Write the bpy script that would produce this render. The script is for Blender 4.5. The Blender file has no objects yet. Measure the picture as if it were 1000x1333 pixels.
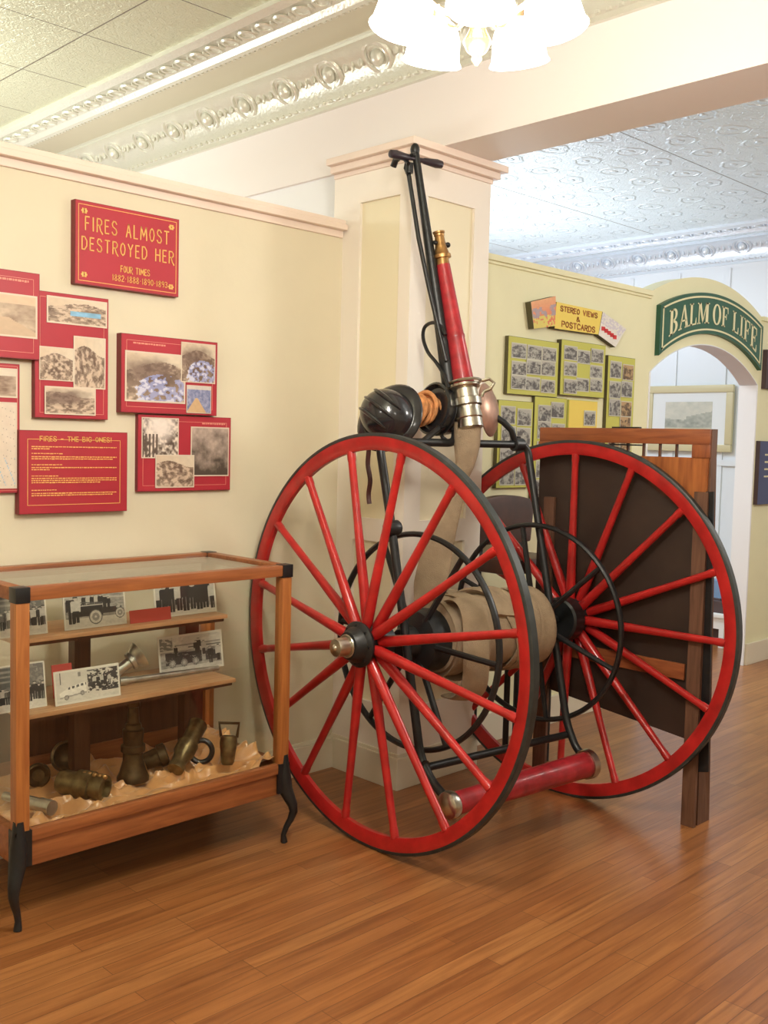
import bpy, bmesh, math, random
import numpy as np
from mathutils import Vector, Matrix
random.seed(7)
PI = math.pi
COL = bpy.context.scene.collection
# ------------------------------------------------------------------ camera
f, pitch, roll, yaw, EYE = 1314.3, 0.0705911, 0.0250177, 0.7933669, 1.5
cy_, sy_ = math.cos(yaw), math.sin(yaw)
Zv = Vector((0, 0, 1))
Fh = Vector((cy_, sy_, 0)); Rh = Vector((sy_, -cy_, 0))
Fw = math.cos(pitch) * Fh - math.sin(pitch) * Zv
U0 = math.sin(pitch) * Fh + math.cos(pitch) * Zv
Rt = math.cos(roll) * Rh + math.sin(roll) * U0
Up = -math.sin(roll) * Rh + math.cos(roll) * U0
CP = Vector((0, 0, EYE))
def ray(x, y): return Fw + Rt * ((x - 500) / f) - Up * ((y - 666.5) / f)
def onx(x, y, v): d = ray(x, y); return CP + d * (v / d.x)
def ony(x, y, v): d = ray(x, y); return CP + d * (v / d.y)
def onz(x, y, v): d = ray(x, y); return CP + d * ((v - EYE) / d.z)
cam = bpy.data.cameras.new('camera'); cam.sensor_fit = 'HORIZONTAL'; cam.sensor_width = 36
cam.lens = 36 * f / 1000; cam.clip_start = 0.05
co = bpy.data.objects.new('camera', cam); COL.objects.link(co)
co.matrix_world = Matrix(((Rt.x, Up.x, -Fw.x, 0), (Rt.y, Up.y, -Fw.y, 0), (Rt.z, Up.z, -Fw.z, EYE), (0, 0, 0, 1)))
bpy.context.scene.camera = co
# ------------------------------------------------------------------ materials
def mat(name, col, rough=.5, metal=0., var=0., vscale=8., bump=0., bscale=40., emit=None, estr=0., spec=.5, coat=0., stretch=(1, 1, 1), sheen=0.):
    m = bpy.data.materials.new(name); m.use_nodes = True
    nt = m.node_tree; b = nt.nodes['Principled BSDF']
    b.inputs['Base Color'].default_value = (*col, 1); b.inputs['Roughness'].default_value = rough
    b.inputs['Metallic'].default_value = metal; b.inputs['Specular IOR Level'].default_value = spec
    b.inputs['Coat Weight'].default_value = coat; b.inputs['Sheen Weight'].default_value = sheen
    if emit: b.inputs['Emission Color'].default_value = (*emit, 1); b.inputs['Emission Strength'].default_value = estr
    if var or bump:
        tc = nt.nodes.new('ShaderNodeTexCoord'); mp = nt.nodes.new('ShaderNodeMapping')
        mp.inputs['Scale'].default_value = stretch
        nt.links.new(tc.outputs['Object'], mp.inputs['Vector'])
    if var:
        n = nt.nodes.new('ShaderNodeTexNoise'); n.inputs['Scale'].default_value = vscale; n.inputs['Detail'].default_value = 5
        r = nt.nodes.new('ShaderNodeValToRGB')
        r.color_ramp.elements[0].position = .3; r.color_ramp.elements[1].position = .7
        r.color_ramp.elements[0].color = (*[c * (1 - var) for c in col], 1)
        r.color_ramp.elements[1].color = (*[min(1, c * (1 + var)) for c in col], 1)
        nt.links.new(mp.outputs[0], n.inputs['Vector']); nt.links.new(n.outputs['Fac'], r.inputs[0]); nt.links.new(r.outputs[0], b.inputs['Base Color'])
    if bump:
        n2 = nt.nodes.new('ShaderNodeTexNoise'); n2.inputs['Scale'].default_value = bscale; n2.inputs['Detail'].default_value = 4
        bp = nt.nodes.new('ShaderNodeBump'); bp.inputs['Strength'].default_value = bump; bp.inputs['Distance'].default_value = .01
        nt.links.new(mp.outputs[0], n2.inputs['Vector']); nt.links.new(n2.outputs['Fac'], bp.inputs['Height']); nt.links.new(bp.outputs[0], b.inputs['Normal'])
    return m
M = {}
M['wall'] = mat('cream_wall', (.74, .67, .50), .6, var=.03, vscale=3, bump=.05)
M['wall2'] = mat('yellow_wall', (.82, .79, .52), .6, var=.03, vscale=3, bump=.05)
M['cap'] = mat('pink_cream_trim', (.84, .70, .60), .5)
M['base'] = mat('baseboard_paint', (.78, .72, .57), .5)
M['beam'] = mat('beam_paint', (.88, .83, .80), .6)
M['pillar'] = mat('pillar_trim_paint', (.87, .81, .72), .5)
M['panel'] = mat('pillar_panel_paint', (.84, .77, .56), .5)
M['white'] = mat('white_paint', (.86, .87, .88), .5)
M['back'] = mat('pale_panelling', (.80, .84, .90), .5)
M['red'] = mat('red_paint', (.45, .017, .016), .3, var=.22, vscale=14, coat=.25)
M['redpipe'] = mat('worn_red_canvas', (.36, .018, .026), .38, var=.3, vscale=22, coat=.15)
M['black'] = mat('black_iron_paint', (.012, .013, .014), .38, var=.3, vscale=20, bump=.05)
M['tyre'] = mat('tyre_iron', (.028, .032, .030), .45, var=.3, vscale=25)
M['helmet'] = mat('helmet_black', (.018, .018, .02), .22, coat=.4)
M['brass'] = mat('old_brass', (.46, .26, .10), .38, metal=.85, var=.3, vscale=25)
M['dbrass'] = mat('dark_brass', (.20, .15, .07), .4, metal=.8, var=.45, vscale=30)
M['bronze'] = mat('brown_bronze', (.10, .065, .03), .4, metal=.75, var=.4, vscale=30)
M['chrome'] = mat('nickel_plate', (.55, .52, .44), .28, metal=1., var=.15, vscale=30)
M['silver'] = mat('tarnished_silver', (.5, .5, .46), .3, metal=.9, var=.2, vscale=30)
M['bell'] = mat('copper_gong', (.50, .30, .22), .35, metal=.6, var=.2, vscale=20)
M['hose'] = mat('tan_hose_canvas', (.36, .27, .175), .85, var=.16, vscale=16, bump=.5, bscale=260)
M['rope'] = mat('orange_rope', (.58, .25, .09), .8, var=.3, vscale=40, bump=.4, bscale=200)
M['leather'] = mat('dark_leather', (.060, .022, .014), .45, var=.4, vscale=9, coat=.15)
M['strap'] = mat('oxblood_strap', (.06, .012, .01), .5)
M['grip'] = mat('dark_grip', (.03, .02, .028), .4)
M['satin'] = mat('peach_satin', (.66, .34, .13), .30, var=.18, vscale=5, sheen=.4, spec=.7)
M['gold'] = mat('gold_lettering', (.85, .50, .14), .5)
M['poster'] = mat('poster_red', (.44, .028, .045), .45, var=.06, vscale=5)
M['posteredge'] = mat('poster_edge', (.22, .02, .025), .5)
M['pinkline'] = mat('poster_line', (.75, .30, .22), .5)
M['green'] = mat('sign_green', (.018, .10, .055), .4)
M['signcream'] = mat('sign_cream', (.80, .74, .46), .5)
M['olive'] = mat('board_yellow_green', (.56, .55, .11), .6)
M['oliveedge'] = mat('board_dark_edge', (.10, .085, .035), .6)
M['yellow'] = mat('card_yellow', (.85, .65, .12), .55)
M['orange'] = mat('card_orange', (.70, .18, .08), .55)
M['darkred'] = mat('letter_brown', (.40, .13, .03), .6)
M['redtext'] = mat('letter_red', (.65, .03, .03), .6)
M['blue'] = mat('plaque_blue', (.05, .065, .16), .45)
M['frame'] = mat('pale_gilt_frame', (.66, .58, .36), .4)
M['mat'] = mat('picture_mount', (.84, .86, .88), .7)
M['redcard'] = mat('red_card', (.55, .07, .05), .6)
M['green_felt'] = mat('grey_green_board', (.33, .34, .23), .7)
M['stone'] = mat('dark_box', (.08, .05, .05), .6)
M['bluebox'] = mat('blue_box', (.20, .32, .52), .6)

def wood(name, c1, c2, scale=(2, 30, 30), rough=.4, coat=.15):
    m = bpy.data.materials.new(name); m.use_nodes = True; nt = m.node_tree; b = nt.nodes['Principled BSDF']
    tc = nt.nodes.new('ShaderNodeTexCoord'); mp = nt.nodes.new('ShaderNodeMapping'); mp.inputs['Scale'].default_value = scale
    n = nt.nodes.new('ShaderNodeTexNoise'); n.inputs['Scale'].default_value = 2.2; n.inputs['Detail'].default_value = 6; n.inputs['Distortion'].default_value = .6
    r = nt.nodes.new('ShaderNodeValToRGB'); r.color_ramp.elements[0].position = .32; r.color_ramp.elements[1].position = .68
    r.color_ramp.elements[0].color = (*c1, 1); r.color_ramp.elements[1].color = (*c2, 1)
    nt.links.new(tc.outputs['Object'], mp.inputs[0]); nt.links.new(mp.outputs[0], n.inputs['Vector'])
    nt.links.new(n.outputs['Fac'], r.inputs[0]); nt.links.new(r.outputs[0], b.inputs['Base Color'])
    b.inputs['Roughness'].default_value = rough; b.inputs['Coat Weight'].default_value = coat
    return m
M['oak'] = wood('case_oak_x', (.24, .075, .024), (.38, .13, .04))
M['oakz'] = wood('case_oak_z', (.34, .11, .028), (.50, .19, .05), (30, 30, 2))
M['shelf'] = wood('shelf_oak', (.40, .20, .09), (.56, .32, .16))
M['dwood'] = wood('dark_upright_wood', (.07, .025, .012), (.12, .045, .02), (20, 20, 2))
M['boardwood'] = wood('red_brown_board_wood', (.22, .06, .022), (.36, .11, .035), (25, 25, 2.5))
M['boardwoody'] = wood('red_brown_rail_wood', (.22, .06, .022), (.36, .11, .035), (25, 2.5, 25))
M['boarddark'] = wood('weathered_post_wood', (.10, .045, .025), (.17, .08, .045), (25, 25, 2.5), .6, 0)

# charred door panel: orange-brown veneer burnt black over most of its face
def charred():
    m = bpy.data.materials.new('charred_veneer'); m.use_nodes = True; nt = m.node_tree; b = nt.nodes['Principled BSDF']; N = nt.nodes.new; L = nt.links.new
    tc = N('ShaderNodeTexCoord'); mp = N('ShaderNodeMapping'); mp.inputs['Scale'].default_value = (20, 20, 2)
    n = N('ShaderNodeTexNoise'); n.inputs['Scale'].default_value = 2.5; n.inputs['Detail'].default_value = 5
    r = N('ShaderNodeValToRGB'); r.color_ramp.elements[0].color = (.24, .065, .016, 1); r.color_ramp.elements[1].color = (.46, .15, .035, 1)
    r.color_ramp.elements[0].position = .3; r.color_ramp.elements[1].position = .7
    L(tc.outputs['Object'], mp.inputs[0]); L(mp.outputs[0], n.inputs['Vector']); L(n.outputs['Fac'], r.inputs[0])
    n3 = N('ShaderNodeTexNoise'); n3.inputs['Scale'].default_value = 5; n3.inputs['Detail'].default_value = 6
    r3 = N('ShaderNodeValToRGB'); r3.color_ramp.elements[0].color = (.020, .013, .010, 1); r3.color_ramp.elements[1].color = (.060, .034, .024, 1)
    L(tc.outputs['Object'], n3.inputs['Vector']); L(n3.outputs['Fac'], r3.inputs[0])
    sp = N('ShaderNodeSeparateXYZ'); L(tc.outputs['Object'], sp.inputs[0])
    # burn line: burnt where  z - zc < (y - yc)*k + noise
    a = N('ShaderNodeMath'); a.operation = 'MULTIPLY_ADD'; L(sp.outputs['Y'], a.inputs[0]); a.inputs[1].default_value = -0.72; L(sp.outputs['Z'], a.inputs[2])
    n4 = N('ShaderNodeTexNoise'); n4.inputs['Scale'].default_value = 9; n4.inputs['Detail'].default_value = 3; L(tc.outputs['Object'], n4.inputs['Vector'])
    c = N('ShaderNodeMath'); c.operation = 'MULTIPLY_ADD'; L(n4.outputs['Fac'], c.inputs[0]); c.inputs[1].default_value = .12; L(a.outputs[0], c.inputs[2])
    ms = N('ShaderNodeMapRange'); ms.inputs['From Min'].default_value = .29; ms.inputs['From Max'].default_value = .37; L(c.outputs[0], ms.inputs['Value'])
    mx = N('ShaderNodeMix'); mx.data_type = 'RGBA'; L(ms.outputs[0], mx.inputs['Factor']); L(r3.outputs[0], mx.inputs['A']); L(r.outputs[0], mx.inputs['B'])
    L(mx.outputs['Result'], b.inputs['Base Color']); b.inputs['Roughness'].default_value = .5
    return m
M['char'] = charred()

def floor_mat():
    m = bpy.data.materials.new('strip_floor'); m.use_nodes = True; nt = m.node_tree; b = nt.nodes['Principled BSDF']; N = nt.nodes.new; L = nt.links.new
    tc = N('ShaderNodeTexCoord')
    br = N('ShaderNodeTexBrick'); br.inputs['Scale'].default_value = 1; br.inputs['Brick Width'].default_value = .85; br.inputs['Row Height'].default_value = .058
    br.inputs['Mortar Size'].default_value = .0012; br.offset = .37; br.offset_frequency = 3; br.squash_frequency = 1
    br.inputs['Color1'].default_value = (0, 0, 0, 1); br.inputs['Color2'].default_value = (1, 1, 1, 1); br.inputs['Mortar'].default_value = (.5, .5, .5, 1)
    L(tc.outputs['Object'], br.inputs['Vector'])
    r = N('ShaderNodeValToRGB'); r.color_ramp.elements[0].color = (.29, .112, .036, 1); r.color_ramp.elements[1].color = (.39, .168, .055, 1)
    e = r.color_ramp.elements.new(.5); e.color = (.34, .132, .040, 1)
    L(br.outputs['Color'], r.inputs[0])
    mp = N('ShaderNodeMapping'); mp.inputs['Scale'].default_value = (1.6, 30, 1); L(tc.outputs['Object'], mp.inputs[0])
    n = N('ShaderNodeTexNoise'); n.inputs['Scale'].default_value = 1.6; n.inputs['Detail'].default_value = 7; n.inputs['Distortion'].default_value = .8; L(mp.outputs[0], n.inputs['Vector'])
    r2 = N('ShaderNodeValToRGB'); r2.color_ramp.elements[0].color = (.62, .50, .46, 1); r2.color_ramp.elements[1].color = (1.12, 1.10, 1.08, 1); r2.color_ramp.elements[0].position = .3; r2.color_ramp.elements[1].position = .62
    L(n.outputs['Fac'], r2.inputs[0])
    mx = N('ShaderNodeMix'); mx.data_type = 'RGBA'; mx.blend_type = 'MULTIPLY'; mx.inputs['Factor'].default_value = .75
    L(r.outputs[0], mx.inputs['A']); L(r2.outputs[0], mx.inputs['B'])
    n5 = N('ShaderNodeTexNoise'); n5.inputs['Scale'].default_value = 2.3; n5.inputs['Detail'].default_value = 3; L(tc.outputs['Object'], n5.inputs['Vector'])
    m5 = N('ShaderNodeMapRange'); m5.inputs['To Min'].default_value = .86; m5.inputs['To Max'].default_value = 1.12; L(n5.outputs['Fac'], m5.inputs['Value'])
    mu = N('ShaderNodeVectorMath'); mu.operation = 'SCALE'; L(mx.outputs['Result'], mu.inputs[0]); L(m5.outputs[0], mu.inputs['Scale'])
    mm = N('ShaderNodeMix'); mm.data_type = 'RGBA'; L(br.outputs['Fac'], mm.inputs['Factor']); L(mu.outputs[0], mm.inputs['A']); mm.inputs['B'].default_value = (.16, .06, .022, 1)
    L(mm.outputs['Result'], b.inputs['Base Color'])
    b.inputs['Roughness'].default_value = .34; b.inputs['Coat Weight'].default_value = .2; b.inputs['Coat Roughness'].default_value = .25
    bp = N('ShaderNodeBump'); bp.inputs['Strength'].default_value = .12; bp.inputs['Distance'].default_value = .004; L(n.outputs['Fac'], bp.inputs['Height']); L(bp.outputs[0], b.inputs['Normal'])
    return m
M['floor'] = floor_mat()

def tin(name, col, tile=.62, ox=0., oy=0., oneway=False):
    """pressed-tin ceiling: scroll relief inside square plates with fine seams"""
    m = bpy.data.materials.new(name); m.use_nodes = True; nt = m.node_tree; b = nt.nodes['Principled BSDF']; N = nt.nodes.new; L = nt.links.new
    tc = N('ShaderNodeTexCoord'); mp = N('ShaderNodeMapping'); mp.inputs['Location'].default_value = (ox, oy, 0); L(tc.outputs['Object'], mp.inputs[0])
    sc = N('ShaderNodeVectorMath'); sc.operation = 'SCALE'; sc.inputs['Scale'].default_value = 1 / tile; L(mp.outputs[0], sc.inputs[0])
    fr = N('ShaderNodeVectorMath'); fr.operation = 'FRACTION'; L(sc.outputs[0], fr.inputs[0])
    pp = N('ShaderNodeVectorMath'); pp.operation = 'SUBTRACT'; L(fr.outputs[0], pp.inputs[0]); pp.inputs[1].default_value = (.5, .5, 0)
    ab = N('ShaderNodeVectorMath'); ab.operation = 'ABSOLUTE'; L(pp.outputs[0], ab.inputs[0])   # mirrored cell coordinates
    sp = N('ShaderNodeSeparateXYZ'); L(ab.outputs[0], sp.inputs[0])
    nz = N('ShaderNodeTexNoise'); nz.inputs['Scale'].default_value = 7; nz.inputs['Detail'].default_value = 1; L(ab.outputs[0], nz.inputs['Vector'])
    dv = N('ShaderNodeVectorMath'); dv.operation = 'MULTIPLY_ADD'; L(nz.outputs['Color'], dv.inputs[0]); dv.inputs[1].default_value = (.10, .10, 0); L(ab.outputs[0], dv.inputs[2])
    acc = None
    for (cx, cy, rr_, fq) in ((.29, .29, .17, 95), (.12, .44, .12, 120), (.44, .12, .12, 120), (.10, .14, .13, 110), (.50, .50, .11, 130), (.30, .07, .08, 140), (.07, .30, .08, 140)):
        ds = N('ShaderNodeVectorMath'); ds.operation = 'DISTANCE'; L(dv.outputs[0], ds.inputs[0]); ds.inputs[1].default_value = (cx, cy, 0)
        si = N('ShaderNodeMath'); si.operation = 'MULTIPLY'; L(ds.outputs['Value'], si.inputs[0]); si.inputs[1].default_value = fq
        sn = N('ShaderNodeMath'); sn.operation = 'SINE'; L(si.outputs[0], sn.inputs[0])
        fo = N('ShaderNodeMapRange'); fo.inputs['From Min'].default_value = rr_; fo.inputs['From Max'].default_value = rr_ * .75; L(ds.outputs['Value'], fo.inputs['Value'])
        mu = N('ShaderNodeMath'); mu.operation = 'MULTIPLY'; L(sn.outputs[0], mu.inputs[0]); L(fo.outputs[0], mu.inputs[1])
        if acc is None: acc = mu
        else:
            ad = N('ShaderNodeMath'); ad.operation = 'MAXIMUM'; L(acc.outputs[0], ad.inputs[0]); L(mu.outputs[0], ad.inputs[1]); acc = ad
    n = N('ShaderNodeTexNoise'); n.inputs['Scale'].default_value = 26; n.inputs['Detail'].default_value = 2; n.inputs['Distortion'].default_value = 1.5; L(ab.outputs[0], n.inputs['Vector'])
    class _W: outputs = {'Fac': acc.outputs[0]}
    w = _W
    mx = N('ShaderNodeMath'); mx.operation = 'MAXIMUM'; (L(sp.outputs['X'], mx.inputs[0]) if not oneway else L(sp.outputs['Y'], mx.inputs[0])); L(sp.outputs['Y'], mx.inputs[1])
    if oneway:   # wide plates: a seam only every second cell
        s2 = N('ShaderNodeVectorMath'); s2.operation = 'SCALE'; s2.inputs['Scale'].default_value = .5; L(sc.outputs[0], s2.inputs[0]); s3 = N('ShaderNodeVectorMath'); s3.operation = 'FRACTION'; L(s2.outputs[0], s3.inputs[0])
        s4 = N('ShaderNodeSeparateXYZ'); L(s3.outputs[0], s4.inputs[0]); s5 = N('ShaderNodeMath'); s5.operation = 'SUBTRACT'; L(s4.outputs['Y'], s5.inputs[0]); s5.inputs[1].default_value = .5
        mx = N('ShaderNodeMath'); mx.operation = 'ABSOLUTE'; L(s5.outputs[0], mx.inputs[0])
    seam = N('ShaderNodeMath'); seam.operation = 'GREATER_THAN'; L(mx.outputs[0], seam.inputs[0]); seam.inputs[1].default_value = .4965 if oneway else .4945
    hsum = N('ShaderNodeMath'); hsum.operation = 'MULTIPLY_ADD'; L(n.outputs['Fac'], hsum.inputs[0]); hsum.inputs[1].default_value = .4; L(w.outputs['Fac'], hsum.inputs[2])
    bp = N('ShaderNodeBump'); bp.inputs['Strength'].default_value = 1.; bp.inputs['Distance'].default_value = .02; L(hsum.outputs[0], bp.inputs['Height']); L(bp.outputs[0], b.inputs['Normal'])
    cm = N('ShaderNodeMix'); cm.data_type = 'RGBA'; L(seam.outputs[0], cm.inputs['Factor']); cm.inputs['A'].default_value = (*col, 1); cm.inputs['B'].default_value = (.16, .13, .09, 1)
    L(cm.outputs['Result'], b.inputs['Base Color'])
    b.inputs['Metallic'].default_value = .35; b.inputs['Roughness'].default_value = .33
    return m
M['tin'] = tin('pressed_tin_warm', (.62, .62, .45), .612, ox=.25, oy=.132)
M['tinback'] = tin('pressed_tin_cool', (.72, .78, .80), .633, oy=.628, oneway=True)
M['tinmould'] = mat('tin_moulding', (.74, .74, .64), .3, metal=.35, bump=.35, bscale=60)
M['tinmouldc'] = mat('tin_moulding_cool', (.74, .80, .88), .3, metal=.35, bump=.35, bscale=60)
M['tinflat'] = mat('tin_flat', (.62, .58, .44), .35, metal=.35, bump=.06, bscale=6)
M['shade'] = mat('lit_opal_glass', (.95, .93, .9), .3, emit=(1, .93, .86), estr=7)
M['lampbrass'] = mat('polished_lamp_brass', (.75, .50, .30), .25, metal=.9)

def glass():
    m = bpy.data.materials.new('thin_glass'); m.use_nodes = True; nt = m.node_tree; nt.nodes.clear(); N = nt.nodes.new; L = nt.links.new
    o = N('ShaderNodeOutputMaterial'); t = N('ShaderNodeBsdfTransparent'); t.inputs[0].default_value = (.975, .985, .965, 1)
    g = N('ShaderNodeBsdfGlossy'); g.inputs['Roughness'].default_value = .03; lw = N('ShaderNodeLayerWeight'); lw.inputs['Blend'].default_value = .5; pw = N('ShaderNodeMath'); pw.operation = 'POWER'; pw.inputs[1].default_value = 3.8; L(lw.outputs['Facing'], pw.inputs[0]); fr = N('ShaderNodeMath'); fr.operation = 'MULTIPLY_ADD'; fr.inputs[1].default_value = 1.0; fr.inputs[2].default_value = .025; L(pw.outputs[0], fr.inputs[0])
    mx = N('ShaderNodeMixShader'); L(fr.outputs[0], mx.inputs[0]); L(t.outputs[0], mx.inputs[1]); L(g.outputs[0], mx.inputs[2]); L(mx.outputs[0], o.inputs[0])
    return m
M['glass'] = glass()
pm = bpy.data.materials.new('printed_picture'); pm.use_nodes = True
_a = pm.node_tree.nodes.new('ShaderNodeAttribute'); _a.attribute_name = 'print'
pm.node_tree.links.new(_a.outputs['Color'], pm.node_tree.nodes['Principled BSDF'].inputs['Base Color'])
pm.node_tree.nodes['Principled BSDF'].inputs['Roughness'].default_value = .5
M['print'] = pm

# ------------------------------------------------------------------ object helpers
def frame_z(d):
    d = d.normalized(); a = Vector((0, 0, 1)) if abs(d.z) < .9 else Vector((1, 0, 0))
    x = a.cross(d).normalized(); y = d.cross(x); return x, y, d
class MB:
    def __init__(s): s.bm = bmesh.new()
    def box(s, lo, hi, rot=None):
        lo = Vector(lo); hi = Vector(hi); c = (lo + hi) / 2; d = hi - lo
        m = Matrix.Translation(c) @ Matrix.Diagonal((*d, 1))
        if rot is not None: m = rot @ m
        bmesh.ops.create_cube(s.bm, size=1, matrix=m); return s
    def ring(s, c, x, y, r, n, r2=None):
        r2 = r if r2 is None else r2
        return [s.bm.verts.new(c + x * (math.cos(2 * PI * k / n) * r) + y * (math.sin(2 * PI * k / n) * r2)) for k in range(n)]
    def bridge(s, a, b):
        n = len(a)
        for k in range(n): s.bm.faces.new((a[k], a[(k + 1) % n], b[(k + 1) % n], b[k]))
    def lathe(s, org, d, prof, n=24, cap=True):
        x, y, z = frame_z(Vector(d)); org = Vector(org); prev = None; first = None
        for h, r in prof:
            rg = s.ring(org + z * h, x, y, max(r, 1e-4), n)
            if prev: s.bridge(prev, rg)
            else: first = rg
            prev = rg
        if cap: s.bm.faces.new(first[::-1]); s.bm.faces.new(prev)
        return s
    def cyl(s, a, b, r0, r1=None, n=14):
        a = Vector(a); b = Vector(b); r1 = r0 if r1 is None else r1
        return s.lathe(a, b - a, [(0, r0), ((b - a).length, r1)], n)
    def tube(s, pts, rad, n=10, flat=1., closed=False, up=None):
        pts = [Vector(p) for p in pts]; m = len(pts); rad = rad if isinstance(rad, (list, tuple)) else [rad] * m
        rings = []; px = None
        for i, p in enumerate(pts):
            if closed: t = pts[(i + 1) % m] - pts[i - 1]
            else: t = pts[min(i + 1, m - 1)] - pts[max(i - 1, 0)]
            t = t.normalized()
            if up is not None: x = Vector(up).cross(t).normalized()
            elif px is None: x = frame_z(t)[0]
            else: x = (px - t * px.dot(t)).normalized()
            px = x; y = t.cross(x); rings.append(s.ring(p, x, y, rad[i], n, rad[i] * flat))
        for i in range(m - 1): s.bridge(rings[i], rings[i + 1])
        if closed: s.bridge(rings[-1], rings[0])
        else: s.bm.faces.new(rings[0][::-1]); s.bm.faces.new(rings[-1])
        return s
    def torus(s, c, d, R, r, n=48, k=8, r2=None):
        """ring around axis d; r radial half size, r2 axial half size"""
        x, y, z = frame_z(Vector(d)); c = Vector(c); r2 = r if r2 is None else r2; rings = []
        for i in range(n):
            a = 2 * PI * i / n; o = x * math.cos(a) + y * math.sin(a)
            rings.append(s.ring(c + o * R, o, z, r, k, r2))
        for i in range(n): s.bridge(rings[i], rings[(i + 1) % n])
        return s
    def hoop(s, c, d, prof, n=96):
        """sweep a closed (radius, axial) profile around axis d"""
        x, y, z = frame_z(Vector(d)); c = Vector(c); rings = []
        for i in range(n):
            a = 2 * PI * i / n; o = x * math.cos(a) + y * math.sin(a)
            rings.append([s.bm.verts.new(c + o * R + z * h) for R, h in prof])
        for i in range(n): s.bridge(rings[i], rings[(i + 1) % n])
        return s
    def ball(s, c, r, sc=(1, 1, 1), n=12):
        bmesh.ops.create_uvsphere(s.bm, u_segments=n * 2, v_segments=n, radius=r, matrix=Matrix.Translation(Vector(c)) @ Matrix.Diagonal((*sc, 1))); return s
    def prism(s, pts, d):
        """polygon pts extruded by vector d"""
        d = Vector(d); a = [s.bm.verts.new(Vector(p)) for p in pts]; b = [s.bm.verts.new(Vector(p) + d) for p in pts]
        s.bm.faces.new(a); s.bm.faces.new(b[::-1]); n = len(a)
        for k in range(n): s.bm.faces.new((a[k], b[k], b[(k + 1) % n], a[(k + 1) % n]))
        return s
    def build(s, name, m, parent=None, smooth=True, bevel=0., loc=None):
        bmesh.ops.recalc_face_normals(s.bm, faces=s.bm.faces[:])
        if bevel:
            es = [e for e in s.bm.edges if len(e.link_faces) == 2 and e.calc_face_angle(0) > 1.]
            bmesh.ops.bevel(s.bm, geom=es, offset=bevel, segments=2, affect='EDGES', profile=.6)
        me = bpy.data.meshes.new(name); 
        if loc is not None: bmesh.ops.translate(s.bm, vec=-Vector(loc), verts=s.bm.verts[:])
        s.bm.to_mesh(me); s.bm.free(); o = bpy.data.objects.new(name, me); COL.objects.link(o); me.materials.append(M[m] if isinstance(m, str) else m)
        if smooth:
            for p in me.polygons: p.use_smooth = True
            try: me.set_sharp_from_angle(angle=math.radians(38))
            except Exception: pass
        if loc is not None: o.location = loc
        if parent is not None:
            o.parent = parent
            pl = parent_world(parent)
            o.location = (Vector(loc) if loc is not None else Vector((0, 0, 0))) - pl
        return o
def parent_world(o):
    v = Vector((0, 0, 0))
    while o is not None: v += o.location; o = o.parent
    return v
def tag(o, label=None, cat=None, group=None, kind=None):
    if label: o['label'] = label
    if cat: o['category'] = cat
    if group: o['group'] = group
    if kind: o['kind'] = kind
    return o
def thing(name, label, cat, loc, group=None):
    o = bpy.data.objects.new(name, None); COL.objects.link(o); o.location = loc; o.empty_display_size = .1
    return tag(o, label, cat, group)
def struct(name, mb, m, parent=None, bevel=0., smooth=False):
    o = mb.build(name, m, parent, smooth=smooth, bevel=bevel)
    if parent is None: o['kind'] = 'structure'
    return o

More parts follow.
